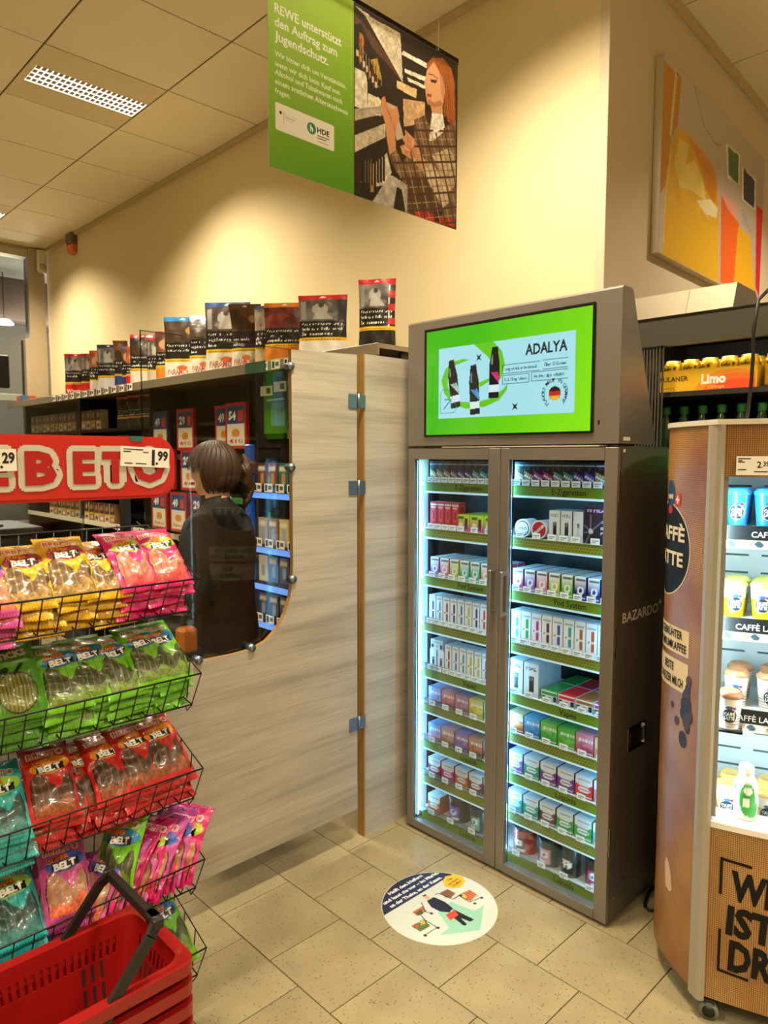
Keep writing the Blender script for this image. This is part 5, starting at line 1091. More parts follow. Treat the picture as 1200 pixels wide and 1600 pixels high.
STICK = [('#1f2547',[(-17.9,9.8),(-14.5,14.8),(-9.1,19.0),(0.2,21.6),(7.1,20.1),(13.3,16.5),(17.9,11.4),(18.7,9.2)]),
 ('#e8b021',[(11.7,8.8),(15.0,10.2),(18.3,8.8),(19.8,5.6),(18.2,3.1),(13.9,1.7),(11.1,3.3),(10.1,5.9)]),
 ('#8fc4ae',[(-3.1,-2.1),(4.8,-1.2),(6.7,-10.5),(11.7,-10.8),(0.1,-18.3),(-11.8,-10.4),(-6.4,-10.2)]),
 ('#1e1c30',[(-1.1,5.0),(2.4,4.7),(3.2,-0.1),(2.4,-4.4),(-0.2,-4.9),(-2.2,-2.4),(-2.6,1.4)]),
 ('#16161c',[(2.1,-4.6),(2.3,-6.3),(3.1,-13.4),(1.2,-13.2),(0.3,-9.7),(-0.7,-13.4),(-2.0,-13.1),(-1.5,-8.4)]),
 ('#d8472c',[(-2.2,-4.9),(2.2,-5.2),(1.0,-8.0),(-3.3,-8.1)]),
 ('#e8a080',[(0.4,8.2),(1.5,7.7),(1.1,5.4),(-0.3,5.1),(-0.7,6.2)]),
 ('#1a1210',[(-0.1,8.2),(1.8,7.9),(0.7,7.2),(-0.1,7.4)]),
 ('#c86a30',[(-9.6,4.2),(-4.6,3.9),(-5.5,1.2),(-9.4,1.3)]),
 ('#4a5a2c',[(-9.4,3.1),(-6.0,3.2),(-7.2,0.9),(-8.9,1.1)]),
 ('#5a7a2c',[(-14.9,-0.6),(-9.2,-1.5),(-10.6,-5.2),(-15.1,-4.7)]),
 ('#c84a2c',[(-15.0,-1.0),(-12.8,-1.3),(-13.9,-3.0),(-15.3,-2.5)]),
 ('#e8b84c',[(-11.5,-0.7),(-9.8,-1.8),(-10.7,-3.3),(-12.3,-2.7)]),
 ('#8a5a3c',[(6.1,4.9),(9.6,4.2),(9.7,0.9),(6.2,0.0),(5.2,1.6)]),
 ('#c86a3c',[(10.3,-0.7),(15.1,-1.6),(14.9,-5.1),(10.4,-6.0),(9.3,-4.0)]),
 ('#e8c84c',[(9.9,-1.4),(12.0,-1.8),(10.9,-3.9),(9.4,-3.6)]),]
pp = Paint('#2a1c14')
for c, pts in POSTER: pp.poly(pts, c)
pp.noise(28, 0, 71, 50, 1.3, .25, 5).noise(28, 0, 71, 50, .5, .25, 15)
coat = POSTER[22][1]; slv = POSTER[24][1]; slv2 = POSTER[25][1]
for pts, c1, c2 in ((coat, '#b09674', '#4a3222'), (slv, '#8a6a4c', '#4a3424'), (slv2, '#8a6a4c', '#4a3424')):
    pp.pstripes(pts, 2.2, .16, c1, .35).pstripes(pts, 2.2, .12, c1, 1.85).pstripes(pts, 4.4, .14, c2, .35).pstripes(pts, 4.4, .14, c2, 1.85)
for k in range(9):
    x, y = 29.2+k*1.15, 40.2-k*.95; c = ['#1a100c', '#4a2410', '#20260e', '#120c0a'][k % 4]
    pp.rect(x-.45, y-4.6, x+.45, y, c).rect(x-.18, y, x+.18, y+2.2, c).rect(x-.3, y-4.2, x-.2, y+1.2, '#b8a078').rect(x-.42, y-3.6, x+.42, y-2.0, ['#d8c49c', '#c88a3c', '#e0d4b8'][k % 3])
for k in range(10):
    x, y = 28.8+k*1.15, 9.6+k*.55; c = ['#1c120c', '#2c160c', '#0c0a08'][k % 3]
    pp.rect(x-.45, y-8, x+.45, y-1.2, c).rect(x-.17, y-1.2, x+.17, y+.6, c).rect(x-.3, y-7, x-.22, y-1, '#8a7860')
for k in range(6): pp.line([(28.2, 21.8-k*.35), (39.6, 26.4-k*.3)], .08, '#e6dcc8')
for c, pts in POSTER[27:37]: pp.poly(pts, c)
for k in range(12): pp.line([(59.6+k*.55, 47.6-.06*k*k*.3), (63.6+k*.5, 43-k*.2), (65+k*.42, 32.5)], .22, ['#c8783c', '#7a3a14', '#b4622c', '#94481c'][k % 4])
pp.poly([(57.2, 33.5), (60, 33.4), (63.9, 35.2), (63.2, 36.6), (60.2, 34.8), (57.6, 35.0)], '#b87850').poly([(62.2, 44.5), (63.8, 43.4), (65.2, 40), (64.2, 36.5), (63.2, 38.5), (62.8, 42)], '#c48a62')
pp.line([(57.6, 42.2), (59.6, 42.6), (61.6, 42.2)], .3, '#5a3420').ell(59.8, 40.8, 1.0, .35, '#3a2418').poly([(56.2, 40.6), (55.6, 38.6), (56.8, 38.2)], '#d89a70')
for k in range(4): pp.line([(39.2+k*1.3, 27.8-k*1.4), (41.6+k*.8, 25.4-k*1.8)], .22, '#a8683f')
for k in range(4): pp.line([(46.2+k*.6, 21.6-k*1.3), (50.6+k*.5, 19.6-k*1.0)], .22, '#a8683f')
pp.rect(0, 0, 27.9, 50.4, '#000000'); pp.ops.pop()
gp_ = Paint('#7fb51c').grad('#a9d03a', '#55990f', (2, 48), (22, 2))
for t, y, w in [('REWE unterstützt', 37.0, 21.4), ('den Auftrag zum', 33.8, 19.9), ('Jugendschutz.', 30.5, 17.0)]: gp_.text(t, 2.05, y, 2.15, '#f4f6ea', .018, w, 'l')
for t, y, w in [('Wir bitten dich um Verständnis,', 26.75, 23), ('wenn wir dich beim Kauf von', 24.4, 20.8), ('Alkohol und Tabakwaren nach', 22.4, 21.7), ('einem amtlichen Altersnachweis', 20.2, 23.7), ('fragen.', 18.0, 4.7)]: gp_.text(t, 2.0, y, 1.25, '#eef3df', .012, w, 'l')
gp_.rect(2.5, 9.35, 20.3, 15.9, '#f1efe4').rect(2.0, 9.9, 20.85, 15.4, '#f1efe4')
for cx, cy in ((2.55, 9.9), (20.3, 9.9), (2.55, 15.35), (20.3, 15.35)): gp_.ell(cx, cy, .55, .55, '#f1efe4')
gp_.ell(13.3, 13.0, 1.45, 1.45, '#1c7a5a').text('h', 13.3, 12.3, 1.5, '#f1efe4', .05).text('HDE', 17.2, 12.6, 1.3, '#1a1a18', .04, 4.1)
for k in range(2): gp_.rect(15.2, 11.7-k*.6, 19.2-k, 11.95-k*.6, '#6d6d64')
gp_.rect(15.4, 10.3, 19, 10.45, '#a8a69a').ell(3.6, 13.8, .4, .4, '#2c2c28').rect(4.5, 11.4, 4.58, 14.3, '#50504a')
for k in range(3): gp_.rect(4.9, 13.6-k*.55, 8.6-k*.5, 13.75-k*.55, '#a8a69a')
po = root('hanging_poster', 'green and photo printed poster hanging from the ceiling on a thin wire', 'poster', (1.056, 1.50, 2.309))
MB().box(0, .709, .0006, .0022, 0, .502).build('backing', M('poster_back', '#d8d2c2', .5), po)
X, Z = gridxy(0, .279, 0, .502, 300, 500); MB().sheet(X, X*0, Z, gp_.at(X*100, Z*100), 0, smooth=False).build('text_print', [GLOSSP], po)
X, Z = gridxy(.279, .709, 0, .502, 230, 250); MB().sheet(X, X*0, Z, pp.at(X*100, Z*100), 0, smooth=False).build('photo_print', [GLOSSP], po)
MB().box(0, .709, -.003, .005, .494, .512).build('clip_rail', Mglass('clear_rail', (.9, .9, .88), 1), po)
for x in (.09, .62): MB().tube([(x, .001, .505), (x, .001, CZ-2.309-.002)], .0012, 5).build('wire', M('wire_silver', '#cfc9b8', .35, .8), po)

# ================================================================== juice picture on the right wall
def pic():
    p = Paint('#c0b2a6').grad('#c8bbae', '#b4a498', (0, 75), (140, 10))
    for c, pts in PICT: p.poly(pts, c)
    p.noise(0, 25, 72, 56, 6, .12, 8).line([(32, 79), (45, 66), (62, 62.5), (70, 64.5)], .5, '#7a6452').line([(11, 76), (9, 50)], .9, '#e0c890').line([(4, 5), (5, 25), (9, 45)], .7, '#ecd48c').line([(52, 38), (44, 30), (56, 27)], .6, '#f0dc9c')
    for k in range(7): p.line([(104+k*2.3, 45-k*1.6), (106+k*2.3, 36)], .35, '#6d5a48')
    r = root('wall_picture', 'large juice and fruit picture mounted on the beige wall', 'picture', (2.915, 1.403+.0526*.41-.001, 2.44), math.atan(.0526))
    MB().box(0, 1.40, -.036, -.002, 0, .785, bev=.002).build('canvas_block', M('canvas_side', '#cfc2a8', .7), r)
    X, Z = gridxy(.001, 1.399, .001, .784, 240, 140); MB().sheet(X, X*0-.0366, Z, p.at(X*100-1.0, Z*100), 0, smooth=False).build('print', [Mprint('satin_print', .35)], r)
pic()

# ================================================================== round floor sticker
sp2 = Paint('#c4cdc6')
for c, pts in STICK: sp2.poly(pts, c)
for t, x, y, w, rot in [('Helft den Helfern', .4, 16.4, 17.2, -.02), ('und lasst sie vor – im Markt,', .6, 13.6, 28.4, -.02), ('an der Theke, an der Kasse.', .2, 10.7, 26.6, -.02)]: sp2.text(t, x, y, 1.55, '#e4e8ea', .03, w, 'c', rot)
for t, y, w in (('Für', 7.3, 2.6), ('unsere', 5.5, 6.0), ('Helfer', 3.8, 5.0)): sp2.text(t, 14.9, y, 1.15, '#2c2410', .03, w)
sp2.line([(-3.2, 5.6), (-6.0, 1.2), (-5.0, -1.0)], .35, '#2a2420').line([(-8.6, .8), (-9.4, -1.8), (-9.3, -7.3), (-15.0, -7.0)], .35, '#2a2420').line([(3.9, 5.4), (5.6, 4.6), (6.4, -.9), (9.7, -1.2)], .35, '#2a2420').line([(9.6, -.8), (9.5, -6.1), (14.5, -7.3)], .35, '#2a2420')
for x, y in ((-5.2, -1.0), (-9.2, -7.6), (-15.2, -7.2), (10, -1.5), (14.6, -7.6), (10.2, -7.9)): sp2.ell(x, y, .6, .6, '#2a2420')
for (x0, y0, x1, y1) in ((-9.6, 1.2, -4.6, 4.2), (-15, -5, -9.3, -.8), (5.2, .2, 9.7, 4.8), (9.4, -6, 15, -1)): sp2.stripes(x0, y0, x1, y1, 1.0, .22, '#2a2420', .2)
sp2.arc(0, 0, 20.3, 21, 0, 360, '#c3cac0')
fs_ = MB(); Rg, Ag = np.meshgrid(lin2(0, .206, 130), lin2(0, 2*math.pi, 340)); Xd, Yd = Rg*np.cos(Ag), Rg*np.sin(Ag)
fs_.sheet(Xd, Yd, Xd*0+.0012, sp2.at(Xd*100, Yd*100), 0, smooth=False)
Zg, Ag = np.meshgrid(lin2(.0002, .0012, 2), lin2(0, 2*math.pi, 97)); fs_.sheet(.206*np.cos(Ag), .206*np.sin(Ag), Zg, None, 0, '#d3dcd4')
tag(fs_.build('floor_sticker', [PRINT], None, (1.8255, 1.602, 0)), 'round printed sticker on the floor tiles in front of the cabinet', 'sticker')

# ================================================================== coffee drink cooler (burlap look), front turned toward the aisle
def mat_burlap(name, c0, c1, c2):
    m = bpy.data.materials.new(name); N, L = nodes_of(m); b = N['Principled BSDF']; tc = N.new('ShaderNodeTexCoord')
    def wave(sc, ax):
        mp = N.new('ShaderNodeMapping'); mp.inputs['Scale'].default_value = sc; L.new(tc.outputs['UV'], mp.inputs[0])
        w = N.new('ShaderNodeTexWave'); w.bands_direction = ax; w.inputs['Scale'].default_value = 1; w.inputs['Distortion'].default_value = 2.2; w.inputs['Detail'].default_value = 1.5; w.inputs['Detail Scale'].default_value = .6; L.new(mp.outputs[0], w.inputs['Vector']); return w
    a, c = wave((58, 12, 1), 'X'), wave((12, 58, 1), 'Y')
    mx = N.new('ShaderNodeMath'); mx.operation = 'MULTIPLY'; L.new(a.outputs['Fac'], mx.inputs[0]); L.new(c.outputs['Fac'], mx.inputs[1])
    n = N.new('ShaderNodeTexNoise'); n.inputs['Scale'].default_value = 3.6; n.inputs['Detail'].default_value = 3; L.new(tc.outputs['UV'], n.inputs['Vector'])
    r = N.new('ShaderNodeValToRGB'); e = r.color_ramp.elements; e[0].position = .35; e[0].color = (*lin(c0), 1); e[1].position = .62; e[1].color = (*lin(c1), 1); L.new(n.outputs['Fac'], r.inputs[0])
    m2 = N.new('ShaderNodeMix'); m2.data_type = 'RGBA'; L.new(r.outputs[0], m2.inputs[7]); m2.inputs[6].default_value = (*lin(c2), 1)
    r2 = N.new('ShaderNodeValToRGB'); e = r2.color_ramp.elements; e[0].position = .02; e[0].color = (.12, .12, .12, 1); e[1].position = .5; L.new(mx.outputs[0], r2.inputs[0]); L.new(r2.outputs[0], m2.inputs[0])
    L.new(m2.outputs[2], b.inputs['Base Color']); b.inputs['Roughness'].default_value = .42; b.inputs['Coat Weight'].default_value = .25; b.inputs['Coat Roughness'].default_value = .25
    return m
BURL = mat_burlap('burlap_print', '#a8783c', '#cda566', '#5a3414'); BURS = mat_burlap('burlap_print_brown', '#a2601f', '#d69c48', '#4a260c')
def uv(o, fn):
    l = o.data.uv_layers.new(name='UVMap')
    for p in o.data.polygons:
        for li, vi in zip(p.loop_indices, p.vertices): l.data[li].uv = fn(o.data.vertices[vi].co)
ANG = math.atan2(-.928, .372)
cf = root('coffee_cooler', 'burlap printed coffee drink cooler with an open lit front, on castors', 'cooler', (1.98, .748, 0), ANG)
LP = [(-.029, .017), (-.074, .084), (-.107, .136), (-.128, .18), (-.140, .228), (-.143, .283), (-.124, .394), (-.075, .54)]
def dens(P_, k=5):
    out = []
    for (a, b_) in zip(P_[:-1], P_[1:]): out += [(a[0]+(b_[0]-a[0])*t/k, a[1]+(b_[1]-a[1])*t/k) for t in range(k)]
    return out+[P_[-1]]
LD = np.array(dens(LP)); 
for _ in range(3): LD[1:-1] = (LD[:-2]+LD[1:-1]*2+LD[2:])/4
LS = np.r_[0, np.cumsum(np.linalg.norm(np.diff(LD, axis=0), axis=1))]
def lp(s, z, off=0.):
    x, y = np.interp(s, LS, LD[:, 0]), np.interp(s, LS, LD[:, 1]); e = .01
    dx, dy = np.interp(s+e, LS, LD[:, 0])-np.interp(s-e, LS, LD[:, 0]), np.interp(s+e, LS, LD[:, 1])-np.interp(s-e, LS, LD[:, 1]); l = math.hypot(dx, dy)
    return (x-dy/l*off, y+dx/l*off, z)
CZ0, CZ1 = .07, 1.684
XR = .43
m = MB(); S_, Z_ = np.meshgrid(LS, lin2(CZ0, CZ1, 12)); m.sheet(np.interp(S_, LS, LD[:, 0]), np.interp(S_, LS, LD[:, 1]), Z_, None, 0, None)
o = m.build('side_panel', [BURS], cf); uv(o, lambda c: (float(np.interp(c.y, LD[:, 1], LS)), c.z))
m = MB(); m.sheet(XR-np.interp(S_, LS, LD[:, 0]), np.interp(S_, LS, LD[:, 1]), Z_, None, 0, None, flip=True); o = m.build('side_panel', [BURS], cf); uv(o, lambda c: (float(np.interp(c.y, LD[:, 1], LS)), c.z))
FB = lambda x: -.012*math.sin(math.pi*max(0, min(1, x/XR)))
xs = lin2(.006, XR-.006, 13); FY = np.array([FB(x) for x in xs])
def front(z0, z1, mat, nm):
    m = MB(); X, Z = np.meshgrid(xs, lin2(z0, z1, 4)); Y = np.tile(FY, (4, 1)); m.sheet(X, Y, Z, None, 0, None); m.sheet(X, Y+.02, Z, None, 0, None, flip=True)
    for k in (0, -1): m.add([(xs[i], FY[i], Z[k, 0]) for i in range(13)]+[(xs[i], FY[i]+.02, Z[k, 0]) for i in range(13)], [(i, i+1, 14+i, 13+i) for i in range(12)], 0)
    o = m.build(nm, [mat], cf); uv(o, lambda c: (c.x+.4, c.z)); return o
fp = front(CZ0, .572, BURL, 'front_panel'); hp = front(1.545, CZ1, BURL, 'header_panel')
POSTM = M('cooler_post_grey', '#a39b8a', .4, .2); WHT = M('cooler_white', '#dfe9ea', .35); SILL = M('cooler_sill', '#e6e2d8', .4)
for sx in (0, 1):
    m = MB(); P_ = [(.006, .02), (.008, -.008), (.0, -.014), (-.012, -.012), (-.026, .004), (-.034, .017), (-.03, .03), (-.005, .035)]
    m.prism([(XR-x, y) if sx else (x, y) for x, y in P_][::(-1 if sx else 1)], 'z', .062, CZ1)
    m.build('corner_post', POSTM, cf)
    MB().box(*((XR-.02, XR-.006) if sx else (.006, .020)), .004, .03, .60, 1.545).build('inner_jamb', M('jamb_grey', '#8f8a80', .4), cf)
m = MB(); pl = [(x, y) for x, y in zip(LD[:, 0]-.006, LD[:, 1])][::-1]+[(-.012, -.018)]+[(x, y-.006) for x, y in zip(xs, FY)]+[(XR+.012, -.018)]+[(XR-x+.006, y) for x, y in LD]
m.prism(pl, 'z', CZ1, 1.698); m.build('top_board', M('cooler_rim', '#d2c9b4', .45), cf)
m = MB(); m.prism([(.215+(x-.215)*.9, .03+y*.9) for x, y in pl], 'z', .066, .08); m.build('base_board', BLACK, cf)
m = MB(); m.prism([(xs[i], FY[i]-.004) for i in range(13)]+[(XR-.006, .09), (.006, .09)], 'z', .572, .588); m.build('sill', SILL, cf)
# white cabinet inside
IY = .36
inn = MB().box(.004, XR-.004, IY, IY+.012, .54, 1.56).box(.004, .012, .03, IY, .54, 1.56).box(XR-.012, XR-.004, .03, IY, .54, 1.56).box(.004, XR-.004, .03, IY, .53, .54).box(.004, XR-.004, .02, IY, 1.55, 1.56)
inn.build('liner', WHT, cf)
slm = MB().box(0, .065, 0, .001, 0, .006).mesh('air_slot', [M('slot_grey', '#4c6462', .6)])
for z in [1.505]+[1.29-.055*k for k in range(3)]+[1.03, .985]+[.78-.055*k for k in range(4)]:
    for k in range(4): link('air_slot', slm, cf, (.03+k*.10, IY-.001, z))
    for y in (.12, .24): link('air_slot', slm, cf, (.0122, y, z), math.pi/2)
for k, (a, e) in enumerate(((.012, .02), (XR-.02, XR-.012))):
    MB().box(a, e, .032, .042, .6, 1.54).build('led_strip', M('cooler_led', '#ffffff', .4, emit='#bfefff', es=5), cf)
    l = bpy.data.lights.new('cooler_light', 'AREA'); l.shape = 'RECTANGLE'; l.size = .01; l.size_y = .93; l.energy = 4.0; l.color = (.68, .93, 1.0); lo = bpy.data.objects.new('cooler_light', l); COL.objects.link(lo); lo.parent = cf; lo.location = ((a+e)/2, .047, 1.06); lo.rotation_euler = (math.pi/2, 0, (-.6 if k == 0 else .6))
TRAYB = M('shelf_tray_black', '#151a1c', .4)
CSZ = (1.403, 1.141, .880)
stp = Paint('#bfae98').noise(0, 0, 42, 3, .8, .35, 3)
for k in range(6): stp.ell(3.5+k*7, 1.3, 1.1, .9, '#2c4450').ell(1.2+k*7, 1.4, .8, .7, '#8a6a54').ell(6+k*7, 1.2, 1.0, .8, '#d8d0c4')
for i, z in enumerate(CSZ):
    s_ = MB().box(.014, XR-.014, .105, IY, z-.006, z, 1).box(.014, XR-.014, .10, .106, z-.036, z+.004, 0).build('shelf', [TRAYB, WHT], cf)
    t = MB().text('CAFFÈ LATTE', (.055 if i else .085, .0985, z-.028), (1, 0, 0), (0, 0, 1), .016, 0, .01, .13, 'l'); t.build('lettering', M('tray_letter', '#d8dcd8', .5), s_)
    X, Z = gridxy(.014, XR-.014, z-.061, z-.037, 120, 8); MB().sheet(X, X*0+.102, Z, stp.at(X*100, (Z-z+.061)*100), 0, smooth=False).build('price_strip', [PRINT], s_)
# castors
for (x, y) in ((.022, .012), (XR-.022, .012), (-.05, .42), (XR+.05, .42)):
    c_ = MB().tube([(x, y-.010, .0265), (x, y+.010, .0265)], .0265, 20, 0).tube([(x, y-.0115, .0265), (x, y+.0115, .0265)], .0175, 16, 1).box(x-.014, x+.014, y-.01, y+.03, .045, .063, 1)
    c_.build('castor', [M('castor_tyre', '#6d7468', .5), BLACK], cf)
# printed emblem and wording on the curved side
INKB = M('emblem_black', '#0e0c0a', .6, spec=.25); RIMC = M('emblem_rim', '#d8c8a4', .5)
EMATS = [INKB, RIMC, M('emblem_blue', '#1c3c5c', .4), M('emblem_red', '#b81c1c', .4), M('pale_strip', '#d9c08c', .5), M('coffee_bean', '#2c1a18', .5), M('coffee_bean_light', '#4a3028', .5), M('torn_patch', '#c8a88c', .6)]
em = MB()
def disc(cs, cz, r0, r1, off, mi, n=64, zs=1., nr=9):
    Rg, Ag = np.meshgrid(lin2(r0, r1, nr), lin2(0, 2*math.pi, n+1)); P_ = np.array([[lp(cs-r*math.cos(a), cz+zs*r*math.sin(a), off) for r, a in zip(rr_, aa)] for rr_, aa in zip(Rg, Ag)])
    em.sheet(P_[..., 0], P_[..., 1], P_[..., 2], None, mi, None)
def ltext(t, cs, z, h_, w, mi, bold=.02, off=.0018, rot=0.):
    v, tr = tris_of(t, bold); v = v*h_; v = v*np.array([w/v[:, 0].max(), 1])-np.array([w/2, 0]); ca, sa = math.cos(rot), math.sin(rot)
    em.add([lp(cs-(a*ca-b_*sa), z+a*sa+b_*ca, off) for a, b_ in v], [tuple(q) for q in tr.tolist()], mi)
disc(.212, 1.323, 0, .137, .0008, 0); disc(.212, 1.323, .137, .141, .0009, 1, nr=2)
ltext('CAFFÈ', .203, 1.352, .040, .205, 1, .03); ltext('LATTE', .203, 1.278, .040, .195, 1, .03)
disc(.196, 1.487, 0, .034, .0014, 2, zs=1.25); disc(.196, 1.440, 0, .02, .0016, 3, zs=.6); ltext('EMMI', .196, 1.473, .014, .045, 1, .03, .002)
for (s0, s1, z0, z1, mi) in ((.128, .162, 1.452, 1.492, 3), (.141, .149, 1.46, 1.485, 1), (.134, .156, 1.469, 1.476, 1)): em.add([lp(s0, z0, .0012+.0003*(mi == 1)), lp(s1, z0, .0012+.0003*(mi == 1)), lp(s1, z1, .0012+.0003*(mi == 1)), lp(s0, z1, .0012+.0003*(mi == 1))], [(0, 1, 2, 3)], mi)
em.build('round_emblem', EMATS, cf); em = MB()
def lrect(s0, s1, z0, z1, mi, off=.0008, n=10):
    S2, Z2 = np.meshgrid(lin2(s0, s1, n), lin2(z0, z1, 2)); P_ = np.array([[lp(a, z, off) for a, z in zip(r1, r2)] for r1, r2 in zip(S2, Z2)]); em.sheet(P_[..., 0], P_[..., 1], P_[..., 2], None, mi, None)
lrect(.062, .36, 1.020, 1.098, 4); lrect(.062, .36, .912, 1.002, 4)
for t, cs, z, w in (('FRISCH GEBRÜHTER', .205, 1.066, .22), ('PREMIUMKAFFEE', .165, 1.030, .185), ('BESTE', .165, .966, .06), ('SCHWEIZER MILCH', .17, .926, .17)): ltext(t, cs, z, .024, w, 0, .02)
em.build('wording_strip', EMATS, cf)
rb = random.Random(4)
for (s, z, r) in [(.056, .955, .014), (.060, .93, .013), (.066, .905, .02), (.058, .885, .018), (.072, .88, .02), (.064, .86, .022), (.05, .86, .016), (.078, .855, .016), (.062, .835, .018), (.056, .815, .012), (.076, .777, .02), (.084, .785, .012), (.045, .85, .012), (.11, .822, .012), (.136, .862, .008)]:
    em = MB(); disc(s, z, 0, r, .0008+.0001*rb.randint(1, 8), 5 if rb.random() > .35 else 6, 14, 1.25, 2); em.build('bean_print', EMATS, cf)
em = MB()
P_ = [lp(s, z, .0012) for s, z in ((.125, .375), (.142, .385), (.148, .36), (.140, .295), (.118, .288), (.104, .30), (.112, .345))]; em.add(P_, [tuple(range(7))], 7)
em.build('torn_patch', EMATS, cf)
# lettering on the front panel
fy = lambda x: FB(x)-.0014
ft = MB()
def ftext(t, x, z, h_, w, rot=0.):
    v, tr = tris_of(t, .045); v = v*h_; v = v*np.array([w/v[:, 0].max(), 1]); ft.add([(x+a+b_*.04, fy(x+a), z+b_+a*rot) for a, b_ in v], [tuple(q) for q in tr.tolist()], 0)
ftext('WI', .062, .382, .078, .10, -.05); ftext('IST', .056, .279, .078, .12, -.05); ftext('DR', .064, .176, .082, .11, -.05)
for (x0, x1, z0, z1) in ((.036, .043, .385, .492), (.036, .115, .484, .492), (.038, .045, .16, .285), (.038, .117, .160, .168)): ft.add([(x0, fy(x0), z0), (x1, fy(x1), z0-(.006 if x1-x0 > .05 else 0)), (x1, fy(x1), z1-(.006 if x1-x0 > .05 else 0)), (x0, fy(x0), z1)], [(0, 1, 2, 3)], 0)
ft.build('front_lettering', [INKB], fp)
pt = MB().box(.036, .126, FB(.07)-.004, FB(.07)-.003, 1.550, 1.600, 0); y_ = FB(.07)-.0042
pt.text('2', (.090, y_, 1.570), (1, 0, 0), (0, 0, 1), .016, 1, .03, .010).text('39', (.106, y_, 1.574), (1, 0, 0), (0, 0, 1), .012, 1, .03, .014).box(.096, .098, y_, y_+.0002, 1.570, 1.572, 1)
for (a, e, z) in ((.040, .070, 1.592), (.040, .050, 1.587), (.040, .056, 1.583), (.040, .060, 1.563), (.078, .11, 1.558)): pt.box(a, e, y_, y_+.0002, z, z+.003, 1)
pt.build('price_card', [CARD, INK], hp)
# cups
def cup_mesh(body, top, lid, kind=0, h_=.100, r0=.0255, r1=.033):
    R = .03; p = Paint(body).rect(-30, 5.6, 30, 12, top)
    if kind == 1: p.stripes(-30, .4, 30, 4.6, .75, .45, '#9c7a60', 1.57)
    p.ell(0, 3.9, 2.15, 2.15, '#e8ece8').ell(0, 3.9, 2.0, 2.0, '#1c2a36').text('CAFFÈ', 0, 4.1, .8, '#eef2f0', .03, 3.0).text('LATTE', 0, 2.9, .8, '#eef2f0', .03, 3.0).ell(0, 6.3, 1.1, .5, '#2c5a8c').rect(1.0, 5.9, 1.7, 6.5, '#c8202c')
    m = MB(); pr_ = [(r0+(r1-r0)*k/44, .001+(h_-.012)*k/44) for k in range(45)]
    m.lathe(pr_, 110, 0, 0, 0, None, p, R); m.lathe([(0, .001), (r0, .001)], 24, 0, 0, 0, body)
    m.lathe([(r1, h_-.012), (r1+.0025, h_-.011), (r1+.0025, h_-.004), (r1*.93, h_), (r1*.8, h_+.006), (r1*.72, h_+.006), (r1*.66, h_+.001), (0, h_+.001)], 28, 0, 0, 0, lid)
    return m.mesh('coffee_cup', [GLOSSP])
cblue = cup_mesh('#2c8cc8', '#2c86c4', '#3a9cd4'); cyel = cup_mesh('#d8c41c', '#e6eaec', '#d4d86c'); cbrn = cup_mesh('#dcdcd8', '#e4e6e4', '#a8744c', 1); ctan = cup_mesh('#caa878', '#e6e4dc', '#d8b264')
cv = lambda x, y: (1.98+.372*x+.928*y, .748-.928*x+.372*y)
def cups(me, z, xs_, rows, nm, shelf, h_=0):
    for r_ in range(rows):
        for k, x in enumerate(xs_):
            wx_, wy_ = cv(x+(.012 if r_ else 0), .146+.074*r_)
            tag(link('coffee_cup', me, None, (wx_, wy_, z+.0005), ANG+random.uniform(-.25, .25)), '%s coffee drink cup, %s from the grey post%s, %s cooler level' % (nm, nth(k), '' if r_ == 0 else ', rear row', shelf), 'cup', 'cups on the %s cooler level' % shelf)
cups(cblue, 1.403, (.050, .124, .198, .272, .346), 2, 'blue', 'top'); cups(cyel, 1.141, (.050, .124, .198, .272, .346), 2, 'yellow and white', 'second')
cups(cbrn, .880, (.065, .150, .226, .300, .372), 2, 'brown-lidded', 'third'); cups(ctan, .5405, (.052, .155, .23, .305, .378), 2, 'tan-lidded', 'bottom')
tag(link('coffee_cup', cbrn, None, (*cv(.046, .064), .8405), ANG), 'brown-lidded coffee cup standing in front on its own ledge', 'cup'); MB().box(.02, .08, .03, .100, .834, .840).build('ledge', Mglass('ledge_clear', (.9, .95, .95), 1), cf)
bp_ = Paint('#e8eee8').ell(.3, 6.2, 2.2, 4.6, '#2c9a3c').ell(1.6, 3.4, 1.9, 2.4, '#38a848').noise(-12, 0, 12, 14, 1.6, .25, 6).ell(-3.6, 9, 1.2, 1.0, '#1c5a9c').ell(-3, 4, 1, 1.4, '#d8782c').ell(.4, 8.6, 1.2, 1.0, '#eef4ee').rect(-.8, 4.2, .8, 6.4, '#f0f4f0')
bm2 = MB(); pf = [(.027, 0), (.0305, .004)]+[(.0305, .004+.088*k/18) for k in range(1, 19)]+[(.029, .10), (.024, .112), (.019, .122), (.017, .128)]
bm2.lathe(pf, 80, 0, 0, 0, None, bp_, .0305); bm2.lathe([(0, 0), (.027, 0)], 24, 0, 0, 0, '#e8eee8')
bt_ = root('milk_bottle', 'green and white milk drink bottle with a white cap', 'bottle', (*cv(.096, .064), .5885), ANG); bm2.build('body', [GLOSSP], bt_)
MB().lathe([(.019, .126), (.0195, .128), (.0195, .148), (.017, .151), (0, .151)], 28).build('cap', WHITE, bt_)

